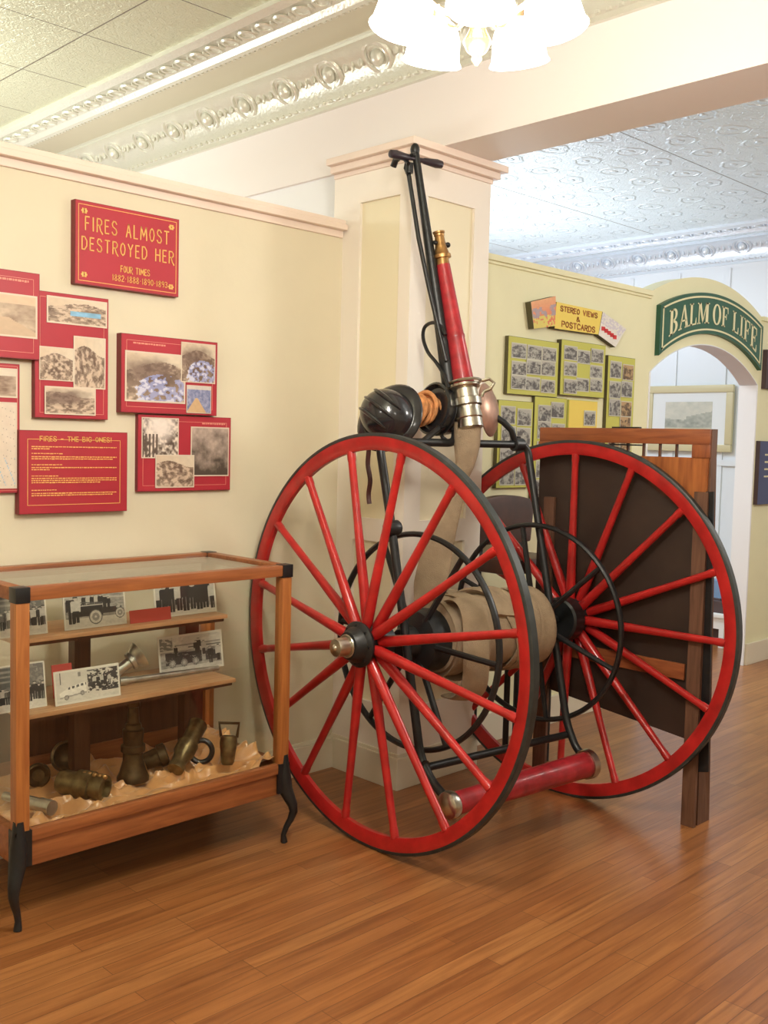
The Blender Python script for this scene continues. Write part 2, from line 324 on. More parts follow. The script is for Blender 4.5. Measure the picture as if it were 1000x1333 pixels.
# ------------------------------------------------------------------ pictures (flat prints on real cards)
rng = np.random.default_rng(5)
def fnoise(h, w, base=4, oct=4, seed=0):
    r = np.random.default_rng(seed); out = np.zeros((h, w)); amp = 1; tot = 0
    for k in range(oct):
        n = base * 2 ** k; g = r.random((n + 2, n + 2)); yy = np.linspace(0, n, h); xx = np.linspace(0, n, w)
        y0 = yy.astype(int); x0 = xx.astype(int); fy = (yy - y0)[:, None]; fx = (xx - x0)[None]
        v = (g[y0][:, x0] * (1 - fy) * (1 - fx) + g[y0 + 1][:, x0] * fy * (1 - fx) + g[y0][:, x0 + 1] * (1 - fy) * fx + g[y0 + 1][:, x0 + 1] * fy * fx)
        out += v * amp; tot += amp; amp *= .6
    return out / tot
def lerp(a, b, t): return np.array(a)[None, None] * (1 - t[..., None]) + np.array(b)[None, None] * t[..., None]
def painter(kind, h, w, seed):
    r = np.random.default_rng(seed); Y, X = np.mgrid[0:h, 0:w]; v = 1 - Y / (h - 1); u = X / (w - 1); n = fnoise(h, w, 6, 4, seed)   # v = 1 top
    n2 = fnoise(h, w, 14, 2, seed + 9)
    if kind.startswith('town'):
        hor = .72 + .10 * np.sin(u * 5 + seed) ; land = v < hor
        g = .45 + .5 * (n - .5) * 2 + .5 * (n2 > .56) - .28 * (n2 < .42)
        img = lerp((.16, .10, .07), (.62, .48, .36), np.clip(g, 0, 1)); sky = lerp((.66, .52, .38), (.72, .62, .48), u)
        img = np.where(land[..., None], img, sky)
        if 'smoke' in kind:
            s = np.clip(1.6 - 3.2 * np.hypot((u - .4) * .8, (v - .62) * 1.4) + (n - .5), 0, 1); img = img * (1 - .8 * s[..., None]) + .8 * s[..., None] * np.array((.15, .09, .07))
        if 'blue' in kind:
            s = (np.hypot((u - .62), (v - .25) * 1.3) < .42) & (n2 > .40); img = np.where(s[..., None], img * .3 + np.array((.28, .33, .62)) * .8, img)
            s = (np.hypot((u - .55), (v - .2) * 1.3) < .42) & (n2 > .60); img = np.where(s[..., None], np.array((.62, .62, .75)), img)
        if 'water' in kind:
            s = (abs(v - .42) < .10) & (u > .38) & (u < .9); img = np.where(s[..., None], np.array((.25, .50, .72)) * (.8 + .4 * n2[..., None]), img)
    elif kind == 'street':
        img = lerp((.30, .20, .14), (.66, .52, .38), np.clip(n * 1.6 - .3, 0, 1))
        s = (v < .45) & (abs(u - .5) < (.45 - v) * 1.2 + .1); img = np.where(s[..., None], np.array((.60, .44, .30)), img); img = np.where((v > .78)[..., None], np.array((.70, .52, .36)), img)
    elif kind == 'road':
        img = lerp((.10, .14, .32), (.45, .45, .62), np.clip(n2, 0, 1)); s = (v < .55) & (abs(u - .4) < (.6 - v) * .7); img = np.where(s[..., None], np.array((.66, .44, .24)), img); img = np.where((v > .85)[..., None], np.array((.66, .6, .55)), img)
    elif kind == 'trees':
        g = np.clip(1.1 - v * .9 + (n - .5) * 1.2, 0, 1); img = lerp((.66, .52, .44), (.08, .06, .045), g)
    elif kind == 'burning':
        img = lerp((.12, .08, .06), (.78, .68, .58), np.clip((n2 - .35) * 3, 0, 1)); s = np.clip(1.5 - 3 * np.hypot(u - .5, v - .8), 0, 1); img = img * (1 - s[..., None]) + s[..., None] * np.array((.85, .75, .68))
        s = (v < .6) & (u < .45) & ((X // max(2, w // 18)) % 2 == 0); img = np.where(s[..., None], np.array((.13, .09, .07)), img)
    elif kind == 'map':
        img = lerp((.72, .60, .48), (.78, .68, .56), n)
        s = abs(u - .25 - .1 * np.sin(v * 9)) < .16; img = np.where((s & (v > .3))[..., None], np.array((.75, .38, .10)), img)
        s = abs(np.sin((u + .5 * v) * 22)) < .12; img = np.where((s & (v < .35))[..., None], np.array((.40, .55, .66)), img)
        s = abs(np.sin((u * .3 + v) * 40)) < .05; img = np.where((s & (u > .5))[..., None], np.array((.50, .42, .34)), img)
    elif kind == 'lake':
        img = lerp((.25, .16, .11), (.66, .52, .40), np.clip(n * 1.7 - .4, 0, 1)); s = (v > .3) & (v < .6) & (u < .6); img = np.where(s[..., None], np.array((.34, .58, .68)), img); img = np.where((v > .75)[..., None], np.array((.72, .64, .52)), img)
    elif kind == 'watercolour':
        img = lerp((.50, .52, .46), (.74, .70, .60), n); s = (v < .5 - .3 * u + .35 * u * n) | ((u > .45) & (v < .55 + .3 * (u - .45))); img = np.where(s[..., None], lerp((.28, .30, .26), (.55, .55, .48), n2), img); img = np.where((v < .2)[..., None], lerp((.55, .55, .40), (.65, .62, .50), n2), img)
    elif kind == 'cardscene':
        img = lerp((.75, .16, .08), (.80, .40, .20), v); img = np.where((v < .4)[..., None] & (n2 > .4)[..., None], np.array((.72, .60, .14)), img); s = (v > .35) & (v < .75) & (n > .5); img = np.where(s[..., None], np.array((.42, .32, .34)), img)
    elif kind == 'lastcard':
        img = lerp((.78, .76, .66), (.80, .74, .70), n); s = (v > .55) & (n2 > .55); img = np.where(s[..., None], np.array((.62, .58, .62)), img)
    elif kind in ('bw', 'sepia'):
        g = np.clip((n - .38) * 2.6 + (n2 - .5) * .8, .03, .72); img = lerp((.09, .08, .08), (.56, .55, .48), g)
        img = np.where((v > .82 + .1 * np.sin(u * 6 + seed))[..., None], np.array((.44, .42, .37)), img)
        if kind == 'sepia': img = img * np.array((1.1, .75, .42))
    elif kind in ('men', 'crowd', 'truck', 'wagon', 'van'):
        asp = w / h; n3 = fnoise(h, w, 30, 2, seed + 4); tex = np.clip((n - .3) * 1.3 + (n3 - .5) * .7, 0, 1); DK = np.array((.035, .033, .032)); LT = np.array((.62, .59, .52))
        img = lerp((.22, .21, .19), (.56, .54, .48), tex)
        def put(m, c): 
            nonlocal img
            img = np.where(m[..., None], np.array(c) * (.85 + .3 * n3[..., None]), img)
        def man(cx, base, ht, lightshirt=False, legs=True):
            x = (u - cx) * asp / ht; y_ = (v - base) / ht
            leg = (y_ > 0) & (y_ < .5) & (abs(abs(x) - .065) < .055); tor = (y_ >= .45) & (y_ < .84) & (abs(x) < .13 + .05 * np.clip((y_ - .45) / .35, 0, 1)); hd = (x / .075) ** 2 + ((y_ - .92) / .085) ** 2 < 1; hat = (abs(x) < .10) & (y_ > .95) & (y_ < 1.0)
            arm = (y_ > .42) & (y_ < .8) & (abs(abs(x) - .17) < .035)
            put(leg, DK); put(tor | arm, (.50, .48, .43) if lightshirt else DK); put(hd, (.50, .46, .40)); put(hat, DK * 1.5)
        def wheel_(cx, cy, r_, white=True):
            d = np.hypot((u - cx) * asp, v - cy); put(d < r_, (.60, .58, .52) if white else DK); put((d < r_) & (d > r_ * .86), (.12, .12, .11)); put(d < r_ * .55, (.30, .29, .27)); put(d < r_ * .16, (.66, .64, .58))
            if not white: put((d < r_) & (np.abs(np.sin(np.arctan2(v - cy, (u - cx) * asp) * 5)) < .8) & (d < r_ * .85), (.42, .40, .36))
        if kind == 'men':
            put((v > .55) & (np.sin(u * 44) > .55), (.60, .58, .52)); put(v < .17, LT); put((v > .80) & (u > .55) & (u < .75), (.12, .12, .11))
            for k in range(8): man(.07 + k * .125, .26, .60, r.random() < .4)
            for k in range(9): man(.05 + k * .112 + r.uniform(-.01, .01), .10 + .02 * (k % 2), .66 + r.uniform(-.04, .05), r.random() < .25)
        elif kind == 'crowd':
            put((v > .5) & (u > .10) & (u < .5), (.13, .13, .12)); put((v > .62) & (u > .14) & (u < .46) & (np.sin(v * 60) > .2), (.30, .29, .26)); put((u > .55) & (v > .45) & (n3 > .45), (.16, .16, .15)); put(v < .24, LT)
            for k in range(12): man(.05 + k * .082 + r.uniform(-.015, .015), .14 + r.uniform(0, .06), .36 + r.uniform(-.04, .06), r.random() < .35)
        elif kind == 'truck':
            put((v > .60) & (np.sin(v * 70 + u * 6) > .3), (.48, .46, .41)); put((v > .82) & (u > .35), (.20, .19, .18)); put(v < .24, LT); put((v > .86) & (u < .3), (.45, .43, .38))
            for k in range(6): man(.27 + k * .065, .40, .36, k % 2 == 0)
            put((v > .27) & (v < .50) & (u > .17) & (u < .62), DK); put((v > .30) & (v < .44) & (u > .6) & (u < .93), DK * 1.4); put((v > .50) & (v < .53) & (u > .14) & (u < .66), (.45, .43, .38)); put((abs(v - .58 + .1 * (u - .4)) < .012) & (u > .15) & (u < .66), (.10, .10, .10)); put((v > .44) & (v < .66) & (abs(u - .64) < .012), DK)
            man(.66, .42, .30); man(.72, .40, .28); put((v > .36) & (v < .50) & (u > .86) & (u < .91), (.40, .38, .34)); wheel_(.50, .24, .17); wheel_(.90, .28, .125); wheel_(.86, .42, .03); man(.12, .12, .66); man(.19, .14, .60, True)
        elif kind == 'wagon':
            put(v > .58, (.52, .50, .44)); put((v > .58) & (n > .52), (.60, .58, .51)); put((v > .70) & (v < .74) & (u > .25), (.30, .29, .26)); put((v > .64) & (v < .67) & (u > .45), (.10, .10, .09)); put((v > .62) & (u < .22) & (n3 > .4), (.20, .20, .18)); put(v < .16, LT * .85)
            put((v > .22) & (v < .56 - .06 * u) & (u > .10) & (u < .66) & (n3 > .28), DK * 1.3); put((v > .24) & (v < .48) & (u > .72) & (u < .92) & (n3 > .3), DK * 1.6)
            for cx in (.20, .38, .56): wheel_(cx, .26, .11, False)
            man(.62, .46, .40); man(.70, .40, .38, True); man(.58, .44, .36); man(.93, .18, .44, True); man(.80, .14, .46); man(.26, .42, .30)
        else:
            img = lerp((.58, .56, .49), (.68, .65, .58), tex); put(v < .16, (.60, .58, .51)); put((u > .50) & (v > .24) & (v < .92) & (n3 + n * .6 > .72), DK * 1.5); put((u > .54) & (v > .30) & (v < .62) & (n3 > .5), DK)
            bd = (u > .07) & (u < .47) & (v > .18 + .20 * (u - .07)) & (v < .34 + 1.05 * np.clip(u - .07, 0, .16) + .35 * np.clip(u - .23, 0, 1)); put(bd, (.74, .72, .65)); put(bd & (abs(v - .46 - .28 * (u - .2)) < .035) & (u > .19) & (np.sin(u * 95) > -.3), (.10, .10, .10)); put(bd & (v < .22 + .20 * (u - .07)), (.35, .34, .31))
            wheel_(.17, .20, .075, False); wheel_(.41, .27, .07, False); put((abs(u - .09) < .006) & (v > .6), (.12, .12, .11)); put((abs(u - .38) < .02) & (v > .78) & (v < .9), (.25, .24, .22))
            for k in range(5): man(.60 + k * .06, .42, .30, k % 2 == 0)
    else: img = np.full((h, w, 3), .5)
    img = np.clip(img * (.93 + .14 * n2[..., None]), 0, 1); return img
def picture(name, corners, kind, seed, parent=None, res=40, border=None, thick=.002, nrm=None):
    """corners: TL, TR, BR, BL world points of the print; a card body plus a print face"""
    tl, tr, br, bl = [Vector(c) for c in corners]; nrm = Vector(nrm)
    W = (tr - tl).length; H = (tl - bl).length; w = max(8, int(res * (W / max(W, H)))); h = max(8, int(res * (H / max(W, H))))
    img = painter(kind, h, w, seed)
    if border: k = max(1, res // 36); b = np.array(border); img[:k] = b; img[-k:] = b; img[:, :k] = b; img[:, -k:] = b
    vs = []; fs = []; off = nrm * thick
    for j in range(h + 1):
        for i in range(w + 1):
            a = i / w; t = j / h; vs.append((tl * (1 - a) + tr * a) * (1 - t) + (bl * (1 - a) + br * a) * t + off)
    for j in range(h):
        for i in range(w):
            q = j * (w + 1) + i; fs.append((q, q + w + 1, q + w + 2, q + 1))
    nb = len(vs); vs += [tl, tr, br, bl]; c0 = 0; c1 = w; c2 = (h + 1) * (w + 1) - 1; c3 = h * (w + 1)
    fs += [(nb, nb + 1, nb + 2, nb + 3)]
    top = list(range(0, w + 1)); fs.append((nb + 1, nb, *top)); bot = [h * (w + 1) + i for i in range(w, -1, -1)]; fs.append((nb + 3, nb + 2, *bot))
    lf = [j * (w + 1) for j in range(h, -1, -1)]; fs.append((nb, nb + 3, *lf)); rt = [j * (w + 1) + w for j in range(h + 1)]; fs.append((nb + 2, nb + 1, *rt))
    org = parent_world(parent) if parent is not None else bl.copy()
    me = bpy.data.meshes.new(name); me.from_pydata([v - org for v in vs], [], fs); me.materials.append(M['print'])
    at = me.color_attributes.new('print', 'FLOAT_COLOR', 'CORNER'); data = np.ones((len(me.loops), 4)); nf = h * w
    data[:nf * 4, :3] = np.repeat(img.reshape(-1, 3), 4, axis=0); data[nf * 4:, :3] = (.5, .46, .38); at.data.foreach_set('color', data.ravel())
    o = bpy.data.objects.new(name, me); COL.objects.link(o)
    if parent is not None: o.parent = parent
    else: o.location = org
    return o

# ------------------------------------------------------------------ stroke lettering
G = {  # strokes in a 0..1 box, '(cx,cy,rx,ry,a0,a1)' arcs
 'A': [[(0, 0), (.5, 1), (1, 0)], [(.2, .38), (.8, .38)]], 'B': [[(0, 0), (0, 1)], [(0, 1), (.6, 1), (.85, .88), (.85, .66), (.6, .53), (0, .53)], [(.6, .53), (.95, .4), (.95, .14), (.65, 0), (0, 0)]],
 'C': [[(1, .8), (.75, 1), (.3, 1), (0, .7), (0, .3), (.3, 0), (.75, 0), (1, .2)]], 'D': [[(0, 0), (0, 1), (.55, 1), (1, .7), (1, .3), (.55, 0), (0, 0)]],
 'E': [[(1, 1), (0, 1), (0, 0), (1, 0)], [(0, .53), (.8, .53)]], 'F': [[(0, 0), (0, 1), (1, 1)], [(0, .53), (.8, .53)]],
 'G': [[(1, .8), (.75, 1), (.3, 1), (0, .7), (0, .3), (.3, 0), (.75, 0), (1, .2), (1, .45), (.6, .45)]], 'H': [[(0, 0), (0, 1)], [(1, 0), (1, 1)], [(0, .52), (1, .52)]],
 'I': [[(.5, 0), (.5, 1)]], 'L': [[(0, 1), (0, 0), (1, 0)]], 'M': [[(0, 0), (.08, 1), (.5, .25), (.92, 1), (1, 0)]], 'N': [[(0, 0), (0, 1), (1, 0), (1, 1)]],
 'O': [[(.5, 1), (.15, .85), (0, .5), (.15, .15), (.5, 0), (.85, .15), (1, .5), (.85, .85), (.5, 1)]], 'P': [[(0, 0), (0, 1), (.7, 1), (1, .85), (1, .62), (.7, .48), (0, .48)]],
 'R': [[(0, 0), (0, 1), (.65, 1), (.95, .85), (.95, .64), (.65, .5), (0, .5)], [(.45, .5), (.75, .1), (1.15, -.12)]], 'S': [[(.95, .82), (.7, 1), (.25, 1), (.03, .8), (.15, .6), (.85, .42), (1, .2), (.75, 0), (.25, 0), (0, .18)]],
 'T': [[(0, 1), (1, 1)], [(.5, 1), (.5, 0)]], 'U': [[(0, 1), (0, .25), (.25, 0), (.75, 0), (1, .25), (1, 1)]], 'V': [[(0, 1), (.5, 0), (1, 1)]],
 'W': [[(0, 1), (.25, 0), (.5, .75), (.75, 0), (1, 1)]], 'Y': [[(0, 1), (.5, .5), (1, 1)], [(.5, .5), (.5, 0)]], '&': [[(1, 0), (.2, .75), (.35, 1), (.6, .95), (.65, .75), (.1, .35), (.15, .05), (.5, 0), (.95, .4)]],
 '1': [[(.25, .8), (.55, 1), (.55, 0)]], '2': [[(.05, .8), (.3, 1), (.75, 1), (.95, .75), (.05, 0), (1, 0)]], '3': [[(.05, .9), (.4, 1), (.9, .85), (.75, .58), (.4, .52)], [(.75, .52), (.98, .25), (.7, 0), (.3, 0), (0, .15)]],
 '8': [[(.5, .53), (.1, .75), (.3, 1), (.7, 1), (.9, .75), (.5, .53), (.02, .25), (.25, 0), (.75, 0), (.98, .25), (.5, .53)]], '9': [[(.95, .7), (.7, 1), (.3, 1), (.05, .75), (.3, .5), (.7, .5), (.95, .7), (.9, .3), (.6, 0)]],
 '0': [[(.5, 1), (.1, .8), (.02, .5), (.1, .2), (.5, 0), (.9, .2), (.98, .5), (.9, .8), (.5, 1)]], '-': [[(.1, .5), (.9, .5)]], '!': [[(.5, 1), (.5, .3)], [(.5, .1), (.5, 0)]], '.': [[(.4, .5), (.6, .5)]]}
def letters(mb, text, org, ex, ez, nrm, width, height, sw, gap=.35, depth=.0015, wmap=None):
    """strokes laid out along ex from org (baseline start), fitted to width"""
    ws = {'I': .25, '1': .5, ' ': .7, '.': .5, '-': .8, '!': .3, 'M': 1.35, 'W': 1.3, 'L': .8, 'F': .8, 'E': .8}
    tot = sum(ws.get(c, 1) + gap for c in text) - gap; k = width / tot; x = 0
    for c in text:
        wc = ws.get(c, 1) * k
        for st in G.get(c, []):
            for (x0, y0), (x1, y1) in zip(st[:-1], st[1:]):
                a = Vector((x + x0 * wc, y0 * height)); b = Vector((x + x1 * wc, y1 * height)); d = b - a
                if d.length < 1e-6: continue
                d.normalize(); p = Vector((-d.y, d.x)) * (sw / 2); a2 = a - d * sw * .3; b2 = b + d * sw * .3
                pts = [org + ex * q.x + ez * q.y + nrm * .0004 for q in (a2 + p, b2 + p, b2 - p, a2 - p)]
                mb.prism(pts, nrm * depth)
        x += wc + gap * k
    return mb

def smooth_pts(P, n=6):
    P = [Vector(p) for p in P]; out = []
    for i in range(len(P) - 1):
        p0 = P[max(i - 1, 0)]; p1 = P[i]; p2 = P[i + 1]; p3 = P[min(i + 2, len(P) - 1)]
        for j in range(n): t = j / n; out.append(.5 * ((2 * p1) + (p2 - p0) * t + (2 * p0 - 5 * p1 + 4 * p2 - p3) * t * t + (-p0 + 3 * p1 - 3 * p2 + p3) * t ** 3))
    out.append(P[-1]); return out
def sm(v, n=6):
    out = []
    for i in range(len(v) - 1): out += [v[i] + (v[i + 1] - v[i]) * j / n for j in range(n)]
    return out + [v[-1]]
# ------------------------------------------------------------------ room
WY, WZ = 3.40, 2.465       # left partition face and height
PY, PZ = 3.18, 2.408       # postcard partition
CZ = 3.22                  # ceiling
struct('floor', MB().box((-4, -4.5, -.06), (8.2, 9, 0)), 'floor')
mb = MB().box((-4, -4.5, CZ), (3.33, 9, CZ + .05)); struct('ceiling', mb, 'tin')
mb = MB().box((3.33, -4.5, CZ), (8.2, 9, CZ + .05)); o = struct('ceiling', mb, 'tinback')
struct('wall_rear', MB().box((-4.1, -4.5, 0), (-4, 9, CZ)), 'wall')
struct('wall_right', MB().box((-4, -4.6, 0), (8.2, -4.5, CZ)), 'wall')
struct('wall_far_left', MB().box((-4, 9, 0), (8.2, 9.1, CZ)), 'white')
# far wall with board-and-batten panelling
mb = MB().box((8.0, -4.5, 0), (8.1, 9, CZ))
for k in range(28): y = -4.2 + k * .46; mb.box((7.985, y, .14), (8.0, y + .045, 3.0))
mb.box((7.978, -4.5, 1.36), (8.0, 9, 1.41))
struct('wall_far', mb, 'back')
struct('baseboard_far', MB().box((7.975, -4.5, 0), (7.999, 9, .14)), 'white')
# left partition
struct('wall_left', MB().box((-4, WY, 0), (3.06, WY + .12, WZ - .05)), 'wall')
mb = MB().box((-4, WY - .012, WZ - .075), (3.04, WY + .13, WZ - .045)); mb.box((-4, WY - .04, WZ - .045), (3.04, WY + .16, WZ - .02)); mb.box((-4, WY - .03, WZ - .02), (3.04, WY + .15, WZ))
struct('trim_1', mb, 'cap', bevel=.004)
struct('baseboard_left', MB().box((-4, WY - .02, 0), (3.045, WY, .13)).box((-4, WY - .012, .13), (3.045, WY, .145)), 'base', bevel=.003)
# pillar
px0, px1, py0, py1 = 3.06, 3.535, 2.99, 3.46
struct('wall_pillar', MB().box((px0, py0, 0), (px1, py1, 2.70)), 'panel')
mb = MB(); t = .014
for z0, z1 in ((0, .35), (1.06, 1.16), (2.53, 2.70)):      # rails on both faces
    mb.box((px0 - t, py0 + .0005, z0), (px0 + .001, py1, z1)); mb.box((px0 - t, py0 - t, z0), (px1 + t, py0 + .0005, z1))
for z0, z1 in ((.35, 1.06), (1.16, 2.53)):
    mb.box((px0 - t, py0 + .0005, z0), (px0 + .001, py0 + .055, z1)); mb.box((px0 - t, py0 + .30, z0), (px0 + .001, py1, z1))
    mb.box((px0 - t, py0 - t, z0), (px0 + .085, py0 + .0005, z1)); mb.box((px1 - .09, py0 - t, z0), (px1 + t, py0 + .0005, z1))
mb.box((px1, py0 + .0005, 0), (px1 + t, py1, 2.70))
struct('trim_2', mb, 'pillar')
mb = MB()
for dz0, dz1, e in ((2.655, 2.675, .022), (2.675, 2.705, .045), (2.705, 2.735, .07)):
    mb.box((px0 - e, py0 - e, dz0), (px1 + e, py1, dz1))
struct('trim_3', mb, 'cap', bevel=.005)
struct('baseboard_pillar', MB().box((px0 - .028, py0 - .028, 0), (px1 + .028, py1, .14)).box((px0 - .02, py0 - .02, .14), (px1 + .02, py1, .155)), 'base', bevel=.003)
# beam over the pillar
struct('wall_beam', MB().box((3.18, -4.5, 2.735), (3.49, 9, CZ)), 'beam')
struct('wall_infill', MB().box((3.2, 3.47, 2.40), (3.45, 9, 2.735)), 'white')
# postcard partition and arch (one plane), outline in x,z
ax0, ax1, asp, aap = 5.285, 6.68, 1.94, 2.155
def arc(x, xa, xb, ze, zm):
    c = (xa + xb) / 2; hw = (xb - xa) / 2; s = zm - ze; R = (hw * hw + s * s) / (2 * s); return zm - R + math.sqrt(max(R * R - (x - c) ** 2, 0))
mb = MB(); mb.box((3.5, PY, 0), (ax0, PY + .12, PZ)); mb.box((ax1, PY, 0), (9.5 - 1.5, PY + .12, PZ))
NS = 40
top = [(ax0 + (ax1 - ax0) * k / NS, max(PZ, arc(ax0 + (ax1 - ax0) * k / NS, 5.27, 6.69, 2.405, 2.565))) for k in range(NS + 1)]
bot = [(x, arc(x, ax0, ax1, asp, aap)) for x, _ in top]
for k in range(NS):
    mb.prism([(bot[k][0], PY, bot[k][1]), (bot[k + 1][0], PY, bot[k + 1][1]), (top[k + 1][0], PY, top[k + 1][1]), (top[k][0], PY, top[k][1])], (0, .12, 0))
struct('wall_arch', mb, 'wall2')
mb = MB().box((3.55, PY - .02, PZ - .03), (5.27, PY + .14, PZ)).box((3.55, PY - .01, PZ - .045), (5.27, PY + .13, PZ - .03)).box((6.69, PY - .02, PZ - .03), (8, PY + .14, PZ))
struct('trim_4', mb, M['wall2'], bevel=.004)
mb = MB().box((ax1 - .012, PY - .004, 0), (ax1 + .004, PY + .124, asp)).box((ax0 - .004, PY - .004, 0), (ax0 + .012, PY + .124, asp))
struct('trim_5', mb, 'white')
mb = MB()
for k in range(NS):
    mb.prism([(bot[k][0], PY - .004, bot[k][1]), (bot[k + 1][0], PY - .004, bot[k + 1][1]), (bot[k + 1][0], PY - .004, bot[k + 1][1] + .006), (bot[k][0], PY - .004, bot[k][1] + .006)][::1], (0, .128, 0))
for v in mb.bm.verts: v.co.z -= .004
struct('trim_6', mb, 'back')
struct('baseboard_arch', MB().box((ax1 + .01, PY - .02, 0), (8, PY, .15)).box((3.55, PY - .02, 0), (ax0, PY, .15)), 'base', bevel=.003)

# pressed-tin mouldings
def cove(name, xw, sgn, z0, m, ys):
    """cove between a wall face x=xw and the ceiling; sgn=-1 grows towards -x"""
    w, hgt = CZ - z0, CZ - z0; P = [(0, 0), (.022, 0), (.022, .02), (.03, .03)]
    for k in range(9): a = k / 8 * PI / 2; P.append((.03 + (w - .05) * (1 - math.cos(a)), .03 + (hgt - .05) * math.sin(a)))
    P += [(w - .01, hgt - .02), (w - .01, hgt - .008), (w + .008, hgt - .008), (w + .008, hgt + .01), (0, hgt + .01)]
    mb = MB(); y0, y1 = ys
    mb.prism([(xw + sgn * a, y0, z0 + b) for a, b in P], (0, y1 - y0, 0))
    n = int((y1 - y0) / .32)
    for k in range(n):
        y = y0 + .1 + k * .32; a = PI * .26; c = Vector((xw + sgn * (.03 + (w - .05) * (1 - math.cos(a)) + .004), y, z0 + .03 + (hgt - .05) * math.sin(a) - .004)); d = Vector((sgn * math.cos(a * .9 + .1), 0, -math.sin(a * .9 + .1)))
        mb.torus(c, d, .070, .012, 24, 6); mb.torus(c, d, .048, .007, 18, 5); mb.ball(c, .034, (1, 1, 1.2), 6)
        c2 = c + Vector((0, .16, .01)); mb.ball(c2 + Vector((0, -.05, -.01)), .014, (1, 1, 1.6), 4); mb.ball(c2 + Vector((0, .05, -.01)), .014, (1, 1, 1.6), 4); mb.ball(c2, .02, (.6, .35, 2.2), 4); mb.ball(c2 + Vector((sgn * .045, 0, .055)), .014, (1, 1.6, .8), 4); mb.ball(c + Vector((sgn * .065, 0, .055)), .014, (1, 1.2, .8), 4)
    n = int((y1 - y0) / .05)
    for k in range(n): mb.ball((xw + sgn * .03, y0 + .02 + k * .05, z0 + .028), .010, (1, 1.5, 1), 3)
    return mb.build(name, m)
o = cove('trim_7', 3.18, -1, 3.03, 'tinmould', (.6, 7.5)); o['kind'] = 'structure'
def flatmould(name, x0, x1, m, mflat, xf, ys):
    """narrow egg-and-link moulding hanging below the ceiling at x0..x1"""
    mb = MB(); y0, y1 = ys; z = CZ; w = x1 - x0
    mb.prism([(x0, y0, z + .005), (x0, y0, z - .02), (x0 + w * .15, y0, z - .035), (x0 + w * .25, y0, z - .022), (x0 + w * .7, y0, z - .03), (x0 + w * .78, y0, z - .05), (x0 + w * .9, y0, z - .05), (x1, y0, z - .03), (x1, y0, z + .005)], (0, y1 - y0, 0))
    for k in range(int((y1 - y0) / .12)):
        y = y0 + .05 + k * .12; mb.torus((x0 + w * .47, y, z - .028), (0, 0, 1), .035, .008, 12, 5); mb.ball((x0 + w * .47, y + .06, z - .03), .012, (2, .6, 1), 3)
    for k in range(int((y1 - y0) / .036)): mb.ball((x0 + w * .95, y0 + .02 + k * .036, z - .042), .010, (1, 1.2, 1), 3)
    return mb.build(name, m)
o = flatmould('trim_8', 2.53, 2.745, 'tinmould', None, 0, (.4, 7.5)); o['kind'] = 'structure'
struct('trim_9', MB().box((2.745, -2, CZ - .006), (2.99, 9, CZ + .002)), 'tinflat')
o = cove('trim_10', 8.0, -1, 3.03, 'tinmouldc', (2.9, 9)); o['kind'] = 'structure'
o = flatmould('trim_11', 7.35, 7.56, 'tinmouldc', None, 0, (2.6, 9)); o['kind'] = 'structure'

# ------------------------------------------------------------------ wall posters
NW = Vector((0, -1, 0)); EX = Vector((1, 0, 0)); EZ = Vector((0, 0, 1))
def rect_on(y, tl, tr, br, bl):
    a, b, c, d = [ony(*p, y) for p in (tl, tr, br, bl)]
    x0 = (a.x + d.x) / 2; x1 = (b.x + c.x) / 2; z1 = (a.z + b.z) / 2; z0 = (c.z + d.z) / 2
    return x0, x1, z0, z1
def slab(name, label, cat, r, y, th, m='poster', edge='posteredge', group=None):
    x0, x1, z0, z1 = r; t_ = thing(name, label, cat, ((x0 + x1) / 2, y, z0), group)
    MB().box((x0, y, z0), (x1, y + th, z1)).build('backing_board', edge, t_, smooth=False)
    MB().box((x0 + .002, y - .0015, z0 + .002), (x1 - .002, y, z1 - .002)).build('printed_sheet', m, t_, smooth=False)
    return t_
def lineframe(mb, x0, x1, z0, z1, y, w=.002):
    for a, b, c, d in ((x0, x1, z0, z0 + w), (x0, x1, z1 - w, z1), (x0, x0 + w, z0, z1), (x1 - w, x1, z0, z1)): mb.box((a, y - .0008, c), (b, y, d))
def pic_on(parent, y, q, kind, seed, border=(.72, .62, .5), res=84, name='photograph'):
    x0, x1, z0, z1 = rect_on(y, *q)
    return picture(name, [(x0, y, z1), (x1, y, z1), (x1, y, z0), (x0, y, z0)], kind, seed, parent, res, border, .0025, NW)
# title plaque
yP = WY - .03
r = rect_on(yP, (98, 260), (234, 285), (231.5, 385.5), (97, 370)); x0, x1, z0, z1 = r
T = slab('title_plaque', 'red plaque with gold words FIRES ALMOST DESTROYED HER, topmost on cream wall', 'plaque', r, yP, .03)
W_, H_ = x1 - x0, z1 - z0; yf = yP - .0015
mb = MB(); lineframe(mb, x0 + .012, x1 - .012, z0 + .012, z1 - .012, yf, .0022)
for cx, cz in ((x0 + .035, z1 - .035), (x1 - .035, z1 - .035), (x0 + .035, z0 + .035), (x1 - .035, z0 + .035)):
    for a in range(6):
        an = a * PI / 3; mb.box((cx - .002 + .007 * math.cos(an) - .003, yf - .001, cz + .007 * math.sin(an) - .003), (cx + .002 + .007 * math.cos(an) + .003, yf, cz + .007 * math.sin(an) + .003))
mb.build('gold_border', 'gold', T, smooth=False)
mb = MB()
letters(mb, 'FIRES ALMOST', Vector((x0 + W_ * .09, yf, z0 + H_ * .655)), EX, EZ, NW, W_ * .80, H_ * .16, .0042, .7)
letters(mb, 'DESTROYED HER', Vector((x0 + W_ * .06, yf, z0 + H_ * .42)), EX, EZ, NW, W_ * .88, H_ * .15, .0042, .7)
letters(mb, 'FOUR TIMES', Vector((x0 + W_ * .42, yf, z0 + H_ * .215)), EX, EZ, NW, W_ * .28, H_ * .075, .0030, .45)
